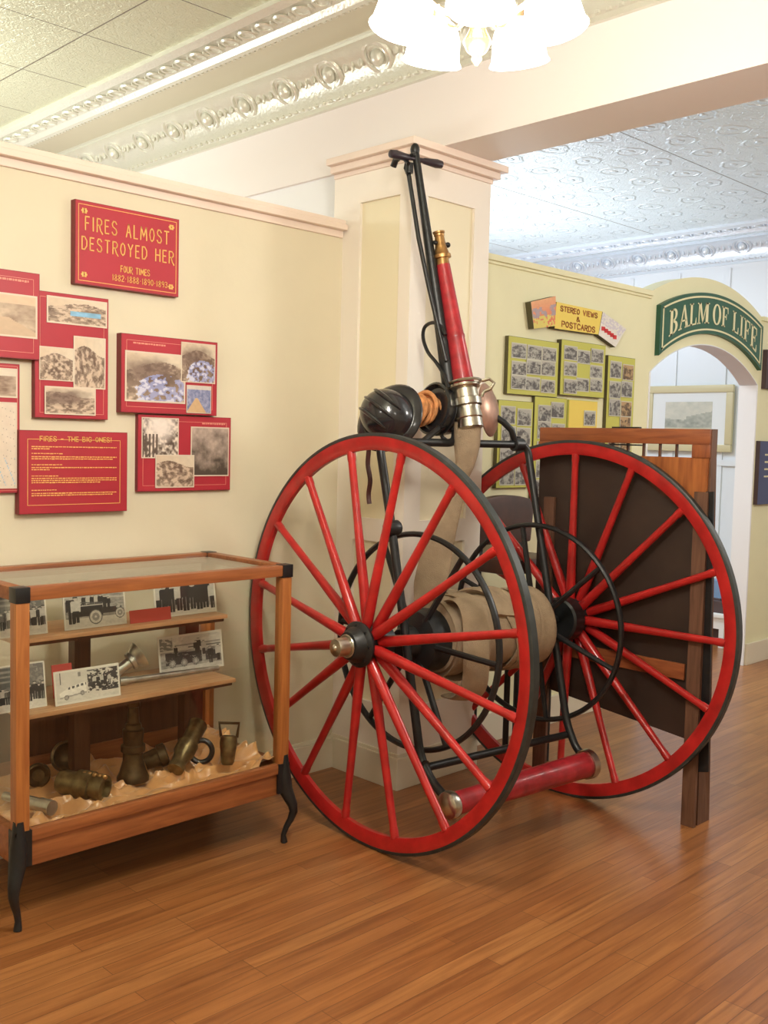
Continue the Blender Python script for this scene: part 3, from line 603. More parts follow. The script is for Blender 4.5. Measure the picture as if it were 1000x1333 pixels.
letters(mb, '1882.1888.1890.1893', Vector((x0 + W_ * .34, yf, z0 + H_ * .10)), EX, EZ, NW, W_ * .54, H_ * .07, .0026, .45)
mb.build('lettering', 'gold', T, smooth=False)
def scribble(mb, x0, x1, z, y, w=.002, seed=0):
    r_ = random.Random(seed); x = x0
    while x < x1:
        l = r_.uniform(.004, .014); mb.box((x, y - .0007, z + r_.uniform(-.0006, .0006)), (min(x + l, x1), y, z + w)); x += l + .0025
def poster(name, label, q, y, th, pics, lines, capt=None):
    r = rect_on(y, *q); x0, x1, z0, z1 = r; T = slab(name, label, 'poster', r, y, th); yf = y - .0015
    mb = MB(); lineframe(mb, *lines(r), yf, .0015)
    if capt:
        for (a, b, zz, wd) in capt(r): scribble(mb, a, b, zz, yf, wd, int(a * 1000))
    mb.build('gold_lines', 'pinkline', T, smooth=False)
    for i, (q2, kind) in enumerate(pics): pic_on(T, y - .0015 - .0008 * i, q2, kind, hash_(name) + i * 7)
    return T
def hash_(s): return sum(ord(c) * (i + 1) for i, c in enumerate(s)) % 997
ins = lambda d: (lambda r: (r[0] + d, r[1] - d, r[2] + d, r[3] - d))
poster('fire_poster', 'red poster with one sepia street photo, cut by left edge above the map', ((-60, 340), (53, 358), (50, 471), (-60, 458)), WY - .034, .034,
       [(((-50, 373), (49, 387), (47.5, 441), (-50, 433)), 'street')], ins(.022), lambda r: [(r[1] - .16, r[1] - .04, r[3] - .035, .007)])
poster('fire_poster', 'tall red poster with four overlapping sepia town photographs and a blue pool', ((46, 377), (143, 390), (138.5, 547), (44, 543)), WY - .022, .022,
       [(((61, 384), (140, 394), (138, 427), (60, 420)), 'townwater'), (((51, 450), (96, 454), (95, 497), (50.5, 494)), 'town'), (((96, 437), (138, 441), (136, 508), (95, 504)), 'town2'), (((58, 500), (125, 508), (123.5, 542), (57.5, 538)), 'townsmoke')],
       ins(.018), lambda r: [(r[0] + .05, r[0] + .13, r[3] - .225, .006), (r[0] + .07, r[0] + .12, r[3] - .245, .006)])
T = poster('map_poster', 'red poster showing pale street map under lake photo, at left edge', ((-80, 466), (27, 475), (24, 642), (-80, 643)), WY - .016, .016,
       [(((-72, 474), (23, 480), (22, 518), (-72, 514)), 'lake'), (((-72, 520), (22.5, 524), (21, 636), (-72, 637)), 'map')], ins(.008))
# text poster
yP = WY - .030; r = rect_on(yP, (25, 559), (166, 563.6), (165, 666), (24, 669)); x0, x1, z0, z1 = r; W_, H_ = x1 - x0, z1 - z0; yf = yP - .0015
T = slab('text_poster', 'red poster of yellow text headed FIRES THE BIG ONES, above the display case', 'poster', r, yP, .03)
mb = MB(); lineframe(mb, x0 + .03, x1 - .03, z0 + .03, z1 - .03, yf, .0018)
mb.box((x0 + W_ * .17, yf - .001, z1 - .036), (x0 + W_ * .88, yf, z1 - .024)) if False else None
letters(mb, 'FIRES - THE BIG ONES!', Vector((x0 + W_ * .18, yf, z0 + H_ * .875)), EX, EZ, NW, W_ * .66, H_ * .055, .0026, .4)
for k, (fr, n, short) in enumerate(((.80, 2, 1), (.72, 0, .35), (.68, 2, .97), (.585, 0, .35), (.55, 2, 1), (.45, 0, .3), (.42, 3, 1), (.28, 0, .28), (.24, 2, 1))):
    if n == 0: scribble(mb, x0 + .045, x0 + .045 + (W_ - .09) * short, z0 + H_ * fr, yf, .0028, k)
    for j in range(n): scribble(mb, x0 + .045, x0 + .045 + (W_ - .09) * (1 if j < n - 1 else random.choice((.95, .2, .8))), z0 + H_ * (fr - .025 * j), yf, .0034, k * 5 + j)
mb.build('lettering', 'gold', T, smooth=False)
poster('fire_poster', 'red poster with large blue tinted town photo and two smaller photos', ((158, 433), (284, 446.3), (281, 542), (156.5, 536)), WY - .032, .032,
       [(((163, 455), (240, 463), (242, 527), (162, 521)), 'townbluesmoke'), (((236, 445), (281, 449), (279, 500), (235, 497)), 'townsmokeblue'), (((243, 501), (275, 503), (274, 539), (242, 537)), 'road')],
       ins(.022), lambda r: [(r[0] + .05, r[0] + .19, r[3] - .035, .006)])
poster('fire_poster', 'lower red poster with burning street, hillside trees and shoreline sepia photographs', ((180, 540), (301, 543), (299, 638.5), (178, 639.5)), WY - .018, .018,
       [(((184, 543), (233, 544.5), (231.5, 597), (184, 596)), 'burning'), (((248, 555), (298, 557), (297, 620.5), (248, 619)), 'trees'), (((202, 592), (253, 592), (252, 635), (202, 634.5)), 'town3')],
       ins(.022), lambda r: [(r[1] - .14, r[1] - .03, r[3] - .03, .006)])

# ------------------------------------------------------------------ postcard wall
def pboard(label, q, y, th, cols, rows, seed, kindf=None, m='olive', fill=.96, text=False, name='postcard_board'):
    r = rect_on(y, *q); x0, x1, z0, z1 = r; T = slab(name, label, 'board', r, y, th, m, 'oliveedge')
    cw = (x1 - x0 - .04) / cols; ch = (z1 - z0 - .045) / rows; rr = random.Random(seed)
    for j in range(rows):
        for i in range(cols):
            k = kindf(i, j) if kindf else 'bw'
            if not k: continue
            a = x0 + .02 + cw * (i + (1 - fill) / 2) + rr.uniform(-.006, .006); b = a + cw * fill; d = z1 - .03 - ch * (j + (1 - fill) / 2) + rr.uniform(-.01, .01); c = d - ch * fill * rr.uniform(.90, 1.0)
            yy = y - .002 - .0012 * ((i + j) % 3)
            picture('photograph', [(a, yy, d), (b, yy, d), (b, yy, c), (a, yy, c)], k, seed * 13 + j * 5 + i, T, 26, (.58, .57, .48), .0018, NW)
    return T
pboard('yellow-green board of grey stereo views, upper left on postcard wall', ((662, 438), (728, 441.5 + 3.5), (725, 517), (660, 513)), PY - .022, .022, 3, 3, 11)
pboard('yellow-green board of grey stereo views, below the yellow sign', ((731, 440.5), (789.6, 451), (785, 520), (729, 512)), PY - .030, .030, 3, 3, 12, lambda i, j: None if (i, j) == (1, 1) else 'bw')
pboard('narrow yellow-green board with sepia postcards, nearest the arched doorway', ((791, 461), (827, 468), (820, 640), (786, 640)), PY - .02, .02, 2, 7, 13, lambda i, j: 'sepia' if (i == 1 and j != 1) or j == 4 else ('bw' if j != 3 else None))
pboard('yellow-green board of grey stereo views, lower left beside the pillar', ((649.6, 519.5), (694.6, 524), (690, 637), (645, 633)), PY - .022, .022, 2, 4, 14)
pboard('yellow-green board with grey mountain views, lower middle behind the frame', ((696, 515.6), (738, 519), (733, 650), (692, 648)), PY - .018, .018, 2, 5, 15)
T = slab('postcard_board', 'plain yellow card with one small portrait, above the wooden frame', 'board', rect_on(PY - .012, (741, 519), (778, 524), (775, 600), (738, 598)), PY - .012, .012, 'yellow', 'olive')
pic_on(T, PY - .0145, ((760, 534), (775, 535), (775, 555), (760, 554)), 'bw', 77, (.6, .6, .5), 18)
# three fanned cards above
def tilted(name, label, pts, y, th, m=None, kind=None):
    P = [ony(*p, y) for p in pts]; c = sum(P, Vector()) / 4; T = thing(name, label, 'sign', (c.x, y, c.z))
    MB().prism(P, (0, th, 0)).build('backing_board', 'oliveedge', T, smooth=False)
    if kind: picture('printed_face', [p + Vector((0, -.0006, 0)) for p in P], kind, 3, T, 30, None, .0015, NW)
    else: MB().prism([p + Vector((0, -.0016, 0)) for p in P], (0, .0012, 0)).build('printed_face', m, T, smooth=False)
    return T, P
tilted('picture_card', 'tilted orange and yellow picture card left of the yellow sign', ((691, 393), (723, 385.5), (725, 424), (695, 428)), PY - .035, .035, kind='cardscene')
T, P = tilted('title_sign', 'yellow sign reading STEREO VIEWS & POSTCARDS on postcard wall', ((724.5, 393), (784, 405.5), (778.8, 435.5), (722, 427.5)), PY - .036, .036, 'yellow')
ex = (P[1] - P[0]).normalized(); ez = (P[0] - P[3]).normalized(); W_ = (P[1] - P[0]).length; H_ = (P[0] - P[3]).length
mb = MB()
letters(mb, 'STEREO VIEWS', P[3] + ex * W_ * .09 + ez * H_ * .70 + NW * .0016, ex, EZ, NW, W_ * .80, H_ * .18, .006, .4)
letters(mb, '&', P[3] + ex * W_ * .44 + ez * H_ * .42 + NW * .0016, ex, EZ, NW, W_ * .07, H_ * .16, .005, .4)
letters(mb, 'POSTCARDS', P[3] + ex * W_ * .14 + ez * H_ * .12 + NW * .0016, ex, EZ, NW, W_ * .72, H_ * .20, .006, .4)
mb.build('lettering', 'darkred', T, smooth=False)
T, P = tilted('picture_card', 'pale tilted card with red writing right of the yellow sign', ((784.5, 406), (815, 428), (801, 452), (779, 436)), PY - .03, .03, kind='lastcard')
mb = MB()
for k in range(5): a = P[3].lerp(P[2], .1 + k * .17) + (P[0] - P[3]) * .25 + NW * .0022; mb.box(a, a + Vector((.035, -.001, .022)))
mb.build('lettering', 'redtext', T, smooth=False)

# ------------------------------------------------------------------ BALM OF LIFE sign
ys = PY - .03; sx0, sx1 = 5.335, 6.665
ztop = lambda x: arc(x, sx0, sx1, 2.334, 2.472); zbot = lambda x: arc(x, sx0, sx1, 2.040, 2.222)
T = thing('arched_sign', 'green arched sign with cream words BALM OF LIFE over the doorway', 'sign', (6, ys, 2.04))
def band(mb, xa, xb, fa, fb, y, th, n=36):
    for k in range(n):
        p = xa + (xb - xa) * k / n; q = xa + (xb - xa) * (k + 1) / n
        mb.prism([(p, y, fa(p)), (q, y, fa(q)), (q, y, fb(q)), (p, y, fb(p))], (0, th, 0))
mb = MB(); band(mb, sx0, sx1, zbot, ztop, ys, .03); mb.build('sign_board', 'green', T, smooth=False)
mb = MB(); band(mb, sx0 + .025, sx1 - .025, lambda x: zbot(x) + .020, lambda x: zbot(x) + .031, ys - .002, .002); band(mb, sx0 + .025, sx1 - .025, lambda x: ztop(x) - .031, lambda x: ztop(x) - .020, ys - .002, .002)
for xx in (sx0 + .025, sx1 - .037): mb.prism([(xx, ys - .002, zbot(xx) + .02), (xx + .012, ys - .002, zbot(xx) + .02), (xx + .012, ys - .002, ztop(xx) - .02), (xx, ys - .002, ztop(xx) - .02)], (0, .002, 0))
mb.build('cream_border', 'signcream', T, smooth=False)
# serif letters: polygons in unit box (u across, v up)
def bar(a, b, c, d): return [(a, b), (c, b), (c, d), (a, d)]
def ell(cx, cy, rx, ry, tx, ty, a0=0, a1=2 * PI, n=18):
    out = []
    for k in range(n):
        p, q = a0 + (a1 - a0) * k / n, a0 + (a1 - a0) * (k + 1) / n
        out.append([(cx + rx * math.cos(p), cy + ry * math.sin(p)), (cx + rx * math.cos(q), cy + ry * math.sin(q)), (cx + (rx - tx) * math.cos(q), cy + (ry - ty) * math.sin(q)), (cx + (rx - tx) * math.cos(p), cy + (ry - ty) * math.sin(p))])
    return out
SER = {'B': [bar(.12, 0, .38, 1), bar(0, 0, .5, .06), bar(0, .94, .5, 1)] + ell(.45, .75, .42, .25, .22, .07, -PI / 2, PI / 2) + ell(.45, .26, .48, .26, .24, .07, -PI / 2, PI / 2),
 'A': [[(.05, .03), (.16, .03), (.52, .9), (.46, 1)], [(.46, 1), (.70, .03), (.97, .03), (.58, 1)], bar(.2, .30, .75, .37), bar(-.05, 0, .28, .06), bar(.62, 0, 1.07, .06)],
 'L': [bar(.12, 0, .38, 1), bar(0, 0, .95, .07), bar(0, .94, .52, 1), [(.80, .05), (.95, .05), (.95, .32), (.90, .32)]],
 'M': [bar(.08, 0, .16, 1), bar(.78, 0, 1.02, 1), [(.08, 1), (.30, 1), (.56, .12), (.48, .02)], [(.48, .02), (.56, .12), (.86, 1), (.78, 1)], bar(-.03, 0, .28, .06), bar(.68, 0, 1.12, .06), bar(-.03, .94, .26, 1), bar(.80, .94, 1.12, 1)],
 'O': ell(.5, .5, .5, .52, .24, .07, 0, 2 * PI, 28), 'I': [bar(.3, 0, .7, 1), bar(.08, 0, .92, .06), bar(.08, .94, .92, 1)],
 'F': [bar(.12, 0, .38, 1), bar(0, 0, .52, .06), bar(0, .93, .95, 1), bar(.3, .48, .7, .55), [(.82, .95), (.95, .95), (.95, .70), (.90, .70)], bar(.66, .38, .72, .66)],
 'E': [bar(.12, 0, .38, 1), bar(0, 0, .95, .07), bar(0, .93, .95, 1), bar(.3, .48, .7, .55), [(.82, .95), (.95, .95), (.95, .70), (.90, .70)], [(.82, .05), (.97, .05), (.97, .32), (.92, .32)], bar(.66, .38, .72, .66)]}
mb = MB(); lay = [('B', 1), ('A', 1.05), ('L', .85), ('M', 1.25), (' ', .35), ('O', 1.05), ('F', .85), (' ', .35), ('L', .85), ('I', .5), ('F', .85), ('E', .9)]
tot = sum(w for _, w in lay) + .12 * (len(lay) - 1); X0, X1 = sx0 + .10, sx1 - .09; k = (X1 - X0) / tot; x = X0
for c, w in lay:
    if c != ' ':
        for poly in SER[c]:
            pts = []
            for (u, v) in poly:
                xx = x + u * w * k; b_ = zbot(xx) + .062; t_ = ztop(xx) - .062; pts.append((xx, ys - .002, b_ + (t_ - b_) * v))
            mb.prism(pts, (0, .0018, 0))
    x += (w + .12) * k
mb.build('lettering', 'signcream', T, smooth=False)
# two blue plaques at the right edge
for q, lab in ((((990, 574), (1060, 566), (1058, 640), (988, 657)), 'dark blue plaque with pale figures on yellow wall at right edge'), (((999, 455), (1060, 450), (1058, 510), (998, 506)), 'small dark grey plaque above the blue plaque at right edge')):
    a, b, c, d = [ony(*p, PY - .03) for p in q]; z1 = a.z; z0 = d.z
    T = slab('wall_plaque', lab, 'plaque', (a.x, a.x + .55, z0, z1), PY - .03, .03, 'blue' if 'blue plaque with' in lab else 'stone', 'stone')
    if 'figures' in lab:
        mb = MB()
        for j in range(4): scribble(mb, a.x + .08, a.x + .45, z1 - .1 - j * .05, PY - .0315, .012, j)
        mb.build('lettering', 'signcream', T, smooth=False)
# framed watercolour on the far wall
a = onx(843, 503, 7.96); b = onx(956, 500, 7.96); z1 = a.z; z0 = onx(953, 589, 7.96).z; y1, y0 = a.y, b.y
T = thing('framed_picture', 'framed pale watercolour in gilt frame seen through the arch', 'picture', (7.96, (y0 + y1) / 2, z0))
mb = MB(); fw = .062
mb.box((7.95, y0, z0), (7.985, y1, z0 + fw)).box((7.95, y0, z1 - fw), (7.985, y1, z1)).box((7.95, y0, z0 + fw), (7.985, y0 + fw, z1 - fw)).box((7.95, y1 - fw, z0 + fw), (7.985, y1, z1 - fw)); mb.build('picture_frame', 'frame', T, bevel=.008)
MB().box((7.965, y0 + fw, z0 + fw), (7.982, y1 - fw, z1 - fw)).build('mount', 'mat', T, smooth=False)
cyy = (y0 + y1) / 2; picture('watercolour', [(7.964, cyy + .22, z1 - .14), (7.964, cyy - .22, z1 - .14), (7.964, cyy - .22, z0 + .14), (7.964, cyy + .22, z0 + .14)], 'watercolour', 4, T, 50, None, .001, (-1, 0, 0))
# white table with boxes seen past the frame
c = Vector((7.3, 3.8, 0)); zt1 = onx(938, 800, 7.1).z; zt0 = onx(938, 820, 7.1).z; yy1 = onx(929, 800, 7.1).y + .1; yy0 = onx(945, 800, 7.1).y
T = thing('side_table', 'small white table in back room seen past the leaning frame', 'table', c)
MB().box((7.1, yy0, zt1 - .03), (7.6, yy0 + .8, zt1)).build('tabletop', 'white', T, bevel=.004); MB().box((7.12, yy0 + .02, zt0), (7.58, yy0 + .78, zt1 - .03)).build('apron', 'white', T)
for xx in (7.12, 7.54):
    for yy in (yy0 + .02, yy0 + .74): MB().box((xx, yy, 0), (xx + .04, yy + .04, zt0)).build('leg', 'white', T)
tag(MB().box((7.15, yy0 + .03, zt1), (7.4, yy0 + .36, zt1 + .09)).build('book_box', 'stone', loc=(7.3, yy0 + .2, zt1), bevel=.004, smooth=False), 'dark box lying on white table in the back room', 'box')
tag(MB().box((7.22, yy0 + .02, zt1 + .0905), (7.3, yy0 + .36, zt1 + .24)).build('book_box', 'bluebox', loc=(7.26, yy0 + .2, zt1 + .0905), bevel=.004, smooth=False), 'pale blue box standing on dark box in the back room', 'box')
tag(MB().box((7.2, yy0 + .1, 0), (7.5, yy0 + .6, .36)).build('storage_box', 'stone', loc=(7.35, yy0 + .3, 0), bevel=.006, smooth=False), 'dark brown box on floor under the white table', 'box')
# ------------------------------------------------------------------ display case
cx0, cx1, cy0, cy1, cz1 = 1.292, 2.332, 2.84, 3.36, 1.04
CASE = thing('display_case', 'glass and oak display case on curved black iron legs at left wall', 'display case', ((cx0 + cx1) / 2, (cy0 + cy1) / 2, 0))
p = .042
for xx in (cx0, cx1 - p):
    for yy in (cy0, cy1 - p): MB().box((xx, yy, .30), (xx + p, yy + p, cz1 - .045)).build('post', 'oakz', CASE, bevel=.003)
for yy in (cy0, cy1 - p): MB().box((cx0 + p, yy, cz1 - .04), (cx1 - p, yy + p, cz1)).build('top_rail', 'oak', CASE, bevel=.003)
for xx in (cx0, cx1 - p): MB().box((xx, cy0 + p, cz1 - .04), (xx + p, cy1 - p, cz1)).build('top_rail', 'oak', CASE, bevel=.003)
for xx in (cx0 - .003, cx1 - p - .001):
    for yy in (cy0 - .003, cy1 - p - .001): MB().box((xx, yy, cz1 - .045), (xx + p + .004, yy + p + .004, cz1 + .002)).build('corner_bracket', 'black', CASE, bevel=.002)
# base tray
mb = MB().box((cx0, cy0, .268), (cx1, cy0 + .03, .305)).box((cx0, cy1 - .03, .268), (cx1, cy1, .36)).box((cx0, cy0 + .03, .268), (cx0 + .03, cy1 - .03, .305)).box((cx1 - .03, cy0 + .03, .268), (cx1, cy1 - .03, .305))
mb.build('sill', 'oak', CASE, bevel=.004)
mb = MB().box((cx0 + .012, cy0 + .012, .188), (cx1 - .012, cy0 + .03, .268)).box((cx0 + .012, cy1 - .03, .188), (cx1 - .012, cy1 - .012, .268)).box((cx0 + .012, cy0 + .03, .188), (cx0 + .03, cy1 - .03, .268)).box((cx1 - .03, cy0 + .03, .188), (cx1 - .012, cy1 - .03, .268))
mb.build('apron', 'oak', CASE, bevel=.002)
MB().box((cx0 + .03, cy0 + .03, .235), (cx1 - .03, cy1 - .03, .25)).build('base_board', 'dwood', CASE, smooth=False)
MB().box((cx0 + p, cy1 - .024, .36), (cx1 - p, cy1 - .018, .55)).build('back_rail', 'dwood', CASE, smooth=False)
# glass panes
gx = .008
MB().box((cx0 + p, cy0 + p, cz1 - .012), (cx1 - p, cy1 - p, cz1 - .008)).build('glass_pane', 'glass', CASE, smooth=False)
MB().box((cx0 + p, cy0 + .018, .305), (cx1 - p, cy0 + .022, cz1 - .04)).build('glass_pane', 'glass', CASE, smooth=False)
MB().box((cx1 - .022, cy0 + p, .305), (cx1 - .018, cy1 - p, cz1 - .04)).build('glass_pane', 'glass', CASE, smooth=False)
MB().box((cx0 + .018, cy0 + p, .305), (cx0 + .022, cy1 - p, cz1 - .04)).build('glass_pane', 'glass', CASE, smooth=False)
# cast-iron cabriole legs
for xx, yy, dx, dy in ((cx0, cy0, -1, -1), (cx1, cy0, 1, -1), (cx0, cy1, -1, 1), (cx1, cy1, 1, 1)):
    d = Vector((dx, dy, 0)).normalized(); c0 = Vector((xx, yy, 0)) - d * .022; tt = []; rr = []
    prof = [(.335, .0, .016), (.30, .001, .020), (.255, .003, .026), (.205, .008, .027), (.175, .022, .023), (.145, .036, .019), (.12, .040, .016), (.09, .030, .013), (.06, .014, .011), (.03, .004, .010), (.008, .006, .013), (0, .008, .013)]
    mb = MB(); mb.tube([c0 + d * (o_ + .004) + Vector((0, 0, z)) for z, o_, r_ in prof], [r_ for z, o_, r_ in prof], 10)
    mb.box((min(xx, xx - dx * .05) - (.003 if dx < 0 else -.003) * 1, min(yy, yy - dy * .05) - .003, .19), (max(xx, xx - dx * .05), max(yy, yy - dy * .05), .30)) if False else None
    a0 = Vector((xx + dx * .003, yy + dy * .003, .195)); a1 = Vector((xx - dx * .048, yy + dy * -.008, .305)); a2 = Vector((xx - dx * .008, yy - dy * .048, .305))
    mb.box([min(a0[i], a1[i]) for i in range(3)], [max(a0[i], a1[i]) for i in range(3)]); mb.box([min(a0[i], a2[i]) for i in range(3)], [max(a0[i], a2[i]) for i in range(3)])
    tag(mb.build('leg', 'black', CASE), 'black cast iron leg')
# inner shelving
S1Z, S2Z = .863, .640
for xx in (1.665, 2.115): MB().box((xx, 3.20, .25), (xx + .06, 3.245, cz1 - .05)).build('upright', 'dwood', CASE, smooth=False)
for z, y0 in ((S1Z, 2.95), (S2Z, 2.895)):
    MB().box((1.34, y0, z - .014), (2.128, 3.20, z)).build('shelf', 'shelf', CASE, bevel=.002); MB().box((1.35, y0 + .012, z - .026), (2.12, y0 + .03, z - .0145)).build('shelf_cleat', 'dwood', CASE, smooth=False)
    for xx in (1.68, 2.11): MB().prism([(xx, 3.20, z - .0145), (xx, 3.02, z - .0145), (xx, 3.20, z - .075)], (.02, 0, 0)).build('shelf_bracket', 'dwood', CASE, smooth=False)
# satin lining
def snoise(h, w, n, seed):
    g = np.random.default_rng(seed).random((n + 3, n + 3)); yy = np.linspace(0, n, h); xx = np.linspace(0, n, w); y0 = yy.astype(int); x0 = xx.astype(int); fy = yy - y0; fx = xx - x0
    fy = (fy * fy * (3 - 2 * fy))[:, None]; fx = (fx * fx * (3 - 2 * fx))[None]
    return g[y0][:, x0] * (1 - fy) * (1 - fx) + g[y0 + 1][:, x0] * fy * (1 - fx) + g[y0][:, x0 + 1] * (1 - fy) * fx + g[y0 + 1][:, x0 + 1] * fy * fx
mb = MB(); nx, ny = 170, 90; n1 = snoise(ny + 1, nx + 1, 5, 3); n2_ = snoise(ny + 1, nx + 1, 9, 8); n3_ = snoise(ny + 1, nx + 1, 18, 18); vv = []
fold = (.5 + .5 * np.sin(n1 * 17 + n2_ * 5)) ** 1.6; fold2 = (.5 + .5 * np.sin(n2_ * 21 + n1 * 9)) ** 1.5
for j in range(ny + 1):
    for i in range(nx + 1):
        x = cx0 + .034 + (cx1 - cx0 - .068) * i / nx; y = cy0 + .034 + (cy1 - cy0 - .068) * j / ny
        z = .256 + .034 * fold[j, i] + .016 * fold2[j, i] + .003 * n3_[j, i] + .05 * max(0, (j / ny - .55)) + .05 * max(0, i / nx - .84) / .16; vv.append(mb.bm.verts.new((x, y, z)))
for j in range(ny):
    for i in range(nx): q = j * (nx + 1) + i; mb.bm.faces.new((vv[q], vv[q + 1], vv[q + nx + 2], vv[q + nx + 1]))
satin = mb.build('satin_cloth', 'satin', loc=(1.8, 3.1, .25)); tag(satin, 'crumpled peach satin cloth lining the bottom of the display case', 'cloth')
so = satin.modifiers.new('thick', 'SOLIDIFY'); so.thickness = .002
# photographs standing on the shelves
def stand(label, l, r_, top, botz, y, kind, seed, yaw_=0., group=None, tint=None):
    a = ony(l[0], l[1], y); b = ony(r_[0], r_[1], y); z1 = ony(l[0], top, y).z; w = b.x - a.x; tl = .07 * (z1 - botz) / .15
    e = Vector((math.cos(yaw_), math.sin(yaw_), 0)) * w; A = Vector((a.x, y, botz + .001)); n = Vector((math.sin(yaw_), -math.cos(yaw_), .15)).normalized()
    up = Vector((0, .16 * (z1 - botz), z1 - botz))
    if tint:
        o = MB().prism([A, A + e, A + e + up, A + up], -n * .003).build('red_card', 'redcard', loc=A, smooth=False); tag(o, label, 'card', group); return o
    o = picture('photograph', [A + up, A + e + up, A + e, A], kind, seed, None, 150, (.70, .67, .58), .002, n); tag(o, label, 'photograph', group)
stand('black and white crowd photo behind the left front post, upper shelf', (-14, 840), (62, 835), 770, S1Z, 3.0, 'crowd', 3)
stand('black and white photo of old fire truck, upper shelf of case', (84, 822), (165, 813), 765, S1Z, 3.0, 'truck', 8)
stand('black and white photo of standing men in a row, upper shelf', (202, 805), (282, 797), 750, S1Z, 3.02, 'men', 12)
stand('small red card leaning between the truck and men photos', (170, 812), (223, 808), 796, S1Z, 2.985, 'x', 1, tint=1)
stand('black and white crowd photo at left end of lower shelf', (-10, 930), (61, 922), 872, S2Z, 2.96, 'crowd', 33)
stand('white postcard of pale van beside dark engine, front of lower shelf', (72, 917), (157, 907), 877, S2Z, 2.935, 'van', 9)
stand('black and white photo of horse wagon, right end of lower shelf', (208, 882), (291, 877), 832, S2Z, 3.08, 'wagon', 5)
stand('dark red card behind the pale van postcard, lower shelf', (70, 905), (96, 903), 868, S2Z, 3.03, 'x', 1, tint=1)
# silver nozzle and lance on lower shelf
def lobj(name, label, cat, org, d, prof, m, group=None, n=28):
    return tag(MB().lathe(org, d, prof, n).build(name, m, loc=org), label, cat, group)
P0 = ony(108, 876, 3.10); P0.z = S2Z + .036; P1 = ony(146, 866, 3.06); P1.z = S2Z + .04; P2 = ony(183, 852, 3.04)
T = thing('nozzle', 'silver trumpet-shaped nozzle lying on the lower shelf', 'nozzle', P0)
MB().tube([P0, P0.lerp(P1, .3), P0.lerp(P1, .32), P0.lerp(P1, .9), P0.lerp(P1, .92), P1], [.030, .028, .022, .021, .027, .027], 18).build('barrel', 'silver', T)
d = P2 - P1; MB().lathe(P1, d, [(0, .022), (.04, .018), (d.length * .6, .020), (d.length * .62, .032), (d.length * .72, .034), (d.length * .74, .026), (d.length * .88, .042), (d.length, .050), (d.length, .036)], 28).build('bell_mouth', 'silver', T)
P0 = ony(155, 881, 3.05); P0.z = S2Z + .016; P1 = ony(284, 874, 3.03); P1.z = S2Z + .011
d = P1 - P0; lobj('lance', 'long slim silver lance lying along the lower shelf', 'pipe', P0, d, [(0, .014), (.03, .015), (.031, .011), (d.length * .5, .010), (d.length, .009)], 'silver')
# brassware in the satin
def on_tray(px, py, z=.30): return onz(px, py, z)
a = on_tray(84, 1018, .325); b = on_tray(138, 1027, .318); d = (b - a); L_ = d.length
T = thing('hose_coupling', 'large dark brass hose coupling lying front left in the tray', 'coupling', a)
MB().lathe(a - Vector(d) * .12, d, [(0, .034), (.02, .042), (L_ * .3, .040), (L_ * .45, .043), (L_ * .46, .050), (L_ * .80, .050), (L_ * .82, .042), (L_ * .92, .042), (L_ * .93, .047), (L_ * 1.1, .044), (L_ * 1.12, .038), (L_ * 1.12, .030), (L_ * 1.0, .026)], 28).build('barrel', 'dbrass', T)
mb = MB()
for k in range(5): q = a + d * (.45 + .12 * k) + Vector((0, 0, .043)); mb.ball(q + Vector((0, -.012, 0)), .009, (1, 1, 1), 6)
mb.build('lugs', 'brass', T)
c = on_tray(86, 985, .36); T = tag(MB().lathe(c, (-.25, -1, .35), [(-.03, .03), (0, .048), (.006, .056), (.02, .056), (.024, .048), (.012, .04), (.0, .02)], 28).build('end_cap', 'bronze', loc=c), 'round brown bronze cap tilted behind the large coupling', 'cap')
c = on_tray(50, 1008, .33); tag(MB().lathe(c, (-.5, -1, .15), [(-.05, .028), (0, .040), (.03, .040), (.034, .034), (.02, .02)], 24).build('end_cap', 'bronze', loc=c), 'dark bronze cap beside the left front post of the case', 'cap')
a = on_tray(6, 1036, .315); b = on_tray(68, 1052, .315); d = b - a; lobj('nozzle', 'short grey nozzle lying in front left corner of the tray', 'nozzle', a, d, [(0, .014), (.05, .015), (.055, .021), (d.length * .75, .021), (d.length * .76, .024), (d.length, .024), (d.length, .017)], 'silver')
c = onz(173, 1015, .290)
lobj('nozzle', 'tall dark bronze nozzle standing upright in the middle of the tray', 'nozzle', c, (0, 0, 1), [(0, .056), (.012, .056), (.03, .047), (.07, .036), (.10, .034), (.105, .042), (.125, .042), (.13, .034), (.155, .036), (.18, .038), (.185, .030), (.20, .028), (.205, .022), (.26, .018), (.264, .024), (.28, .024), (.28, .014)], 'bronze')
a = on_tray(228, 1002, .31); b = onz(252, 955, .40); d = b - a
lobj('nozzle', 'dark brass nozzle leaning right of the upright nozzle', 'nozzle', a, d, [(0, .020), (0, .030), (.02, .032), (.03, .027), (.07, .033), (.08, .039), (.12, .039), (.125, .030), (.19, .034), (.22, .036)], 'dbrass')
c = on_tray(262, 978, .34); tag(MB().torus(c, (-.6, -.7, .2), .040, .010, 30, 8).build('iron_ring', 'black', loc=c), 'black iron ring behind the leaning brass nozzle', 'ring')
c = on_tray(206, 985, .34); tag(MB().lathe(c, (.8, -.4, .3), [(-.05, .03), (0, .035), (.004, .042), (.03, .042), (.034, .03)], 24).build('hose_coupling', 'bronze', loc=c), 'small brown coupling between the upright and leaning nozzles', 'coupling')
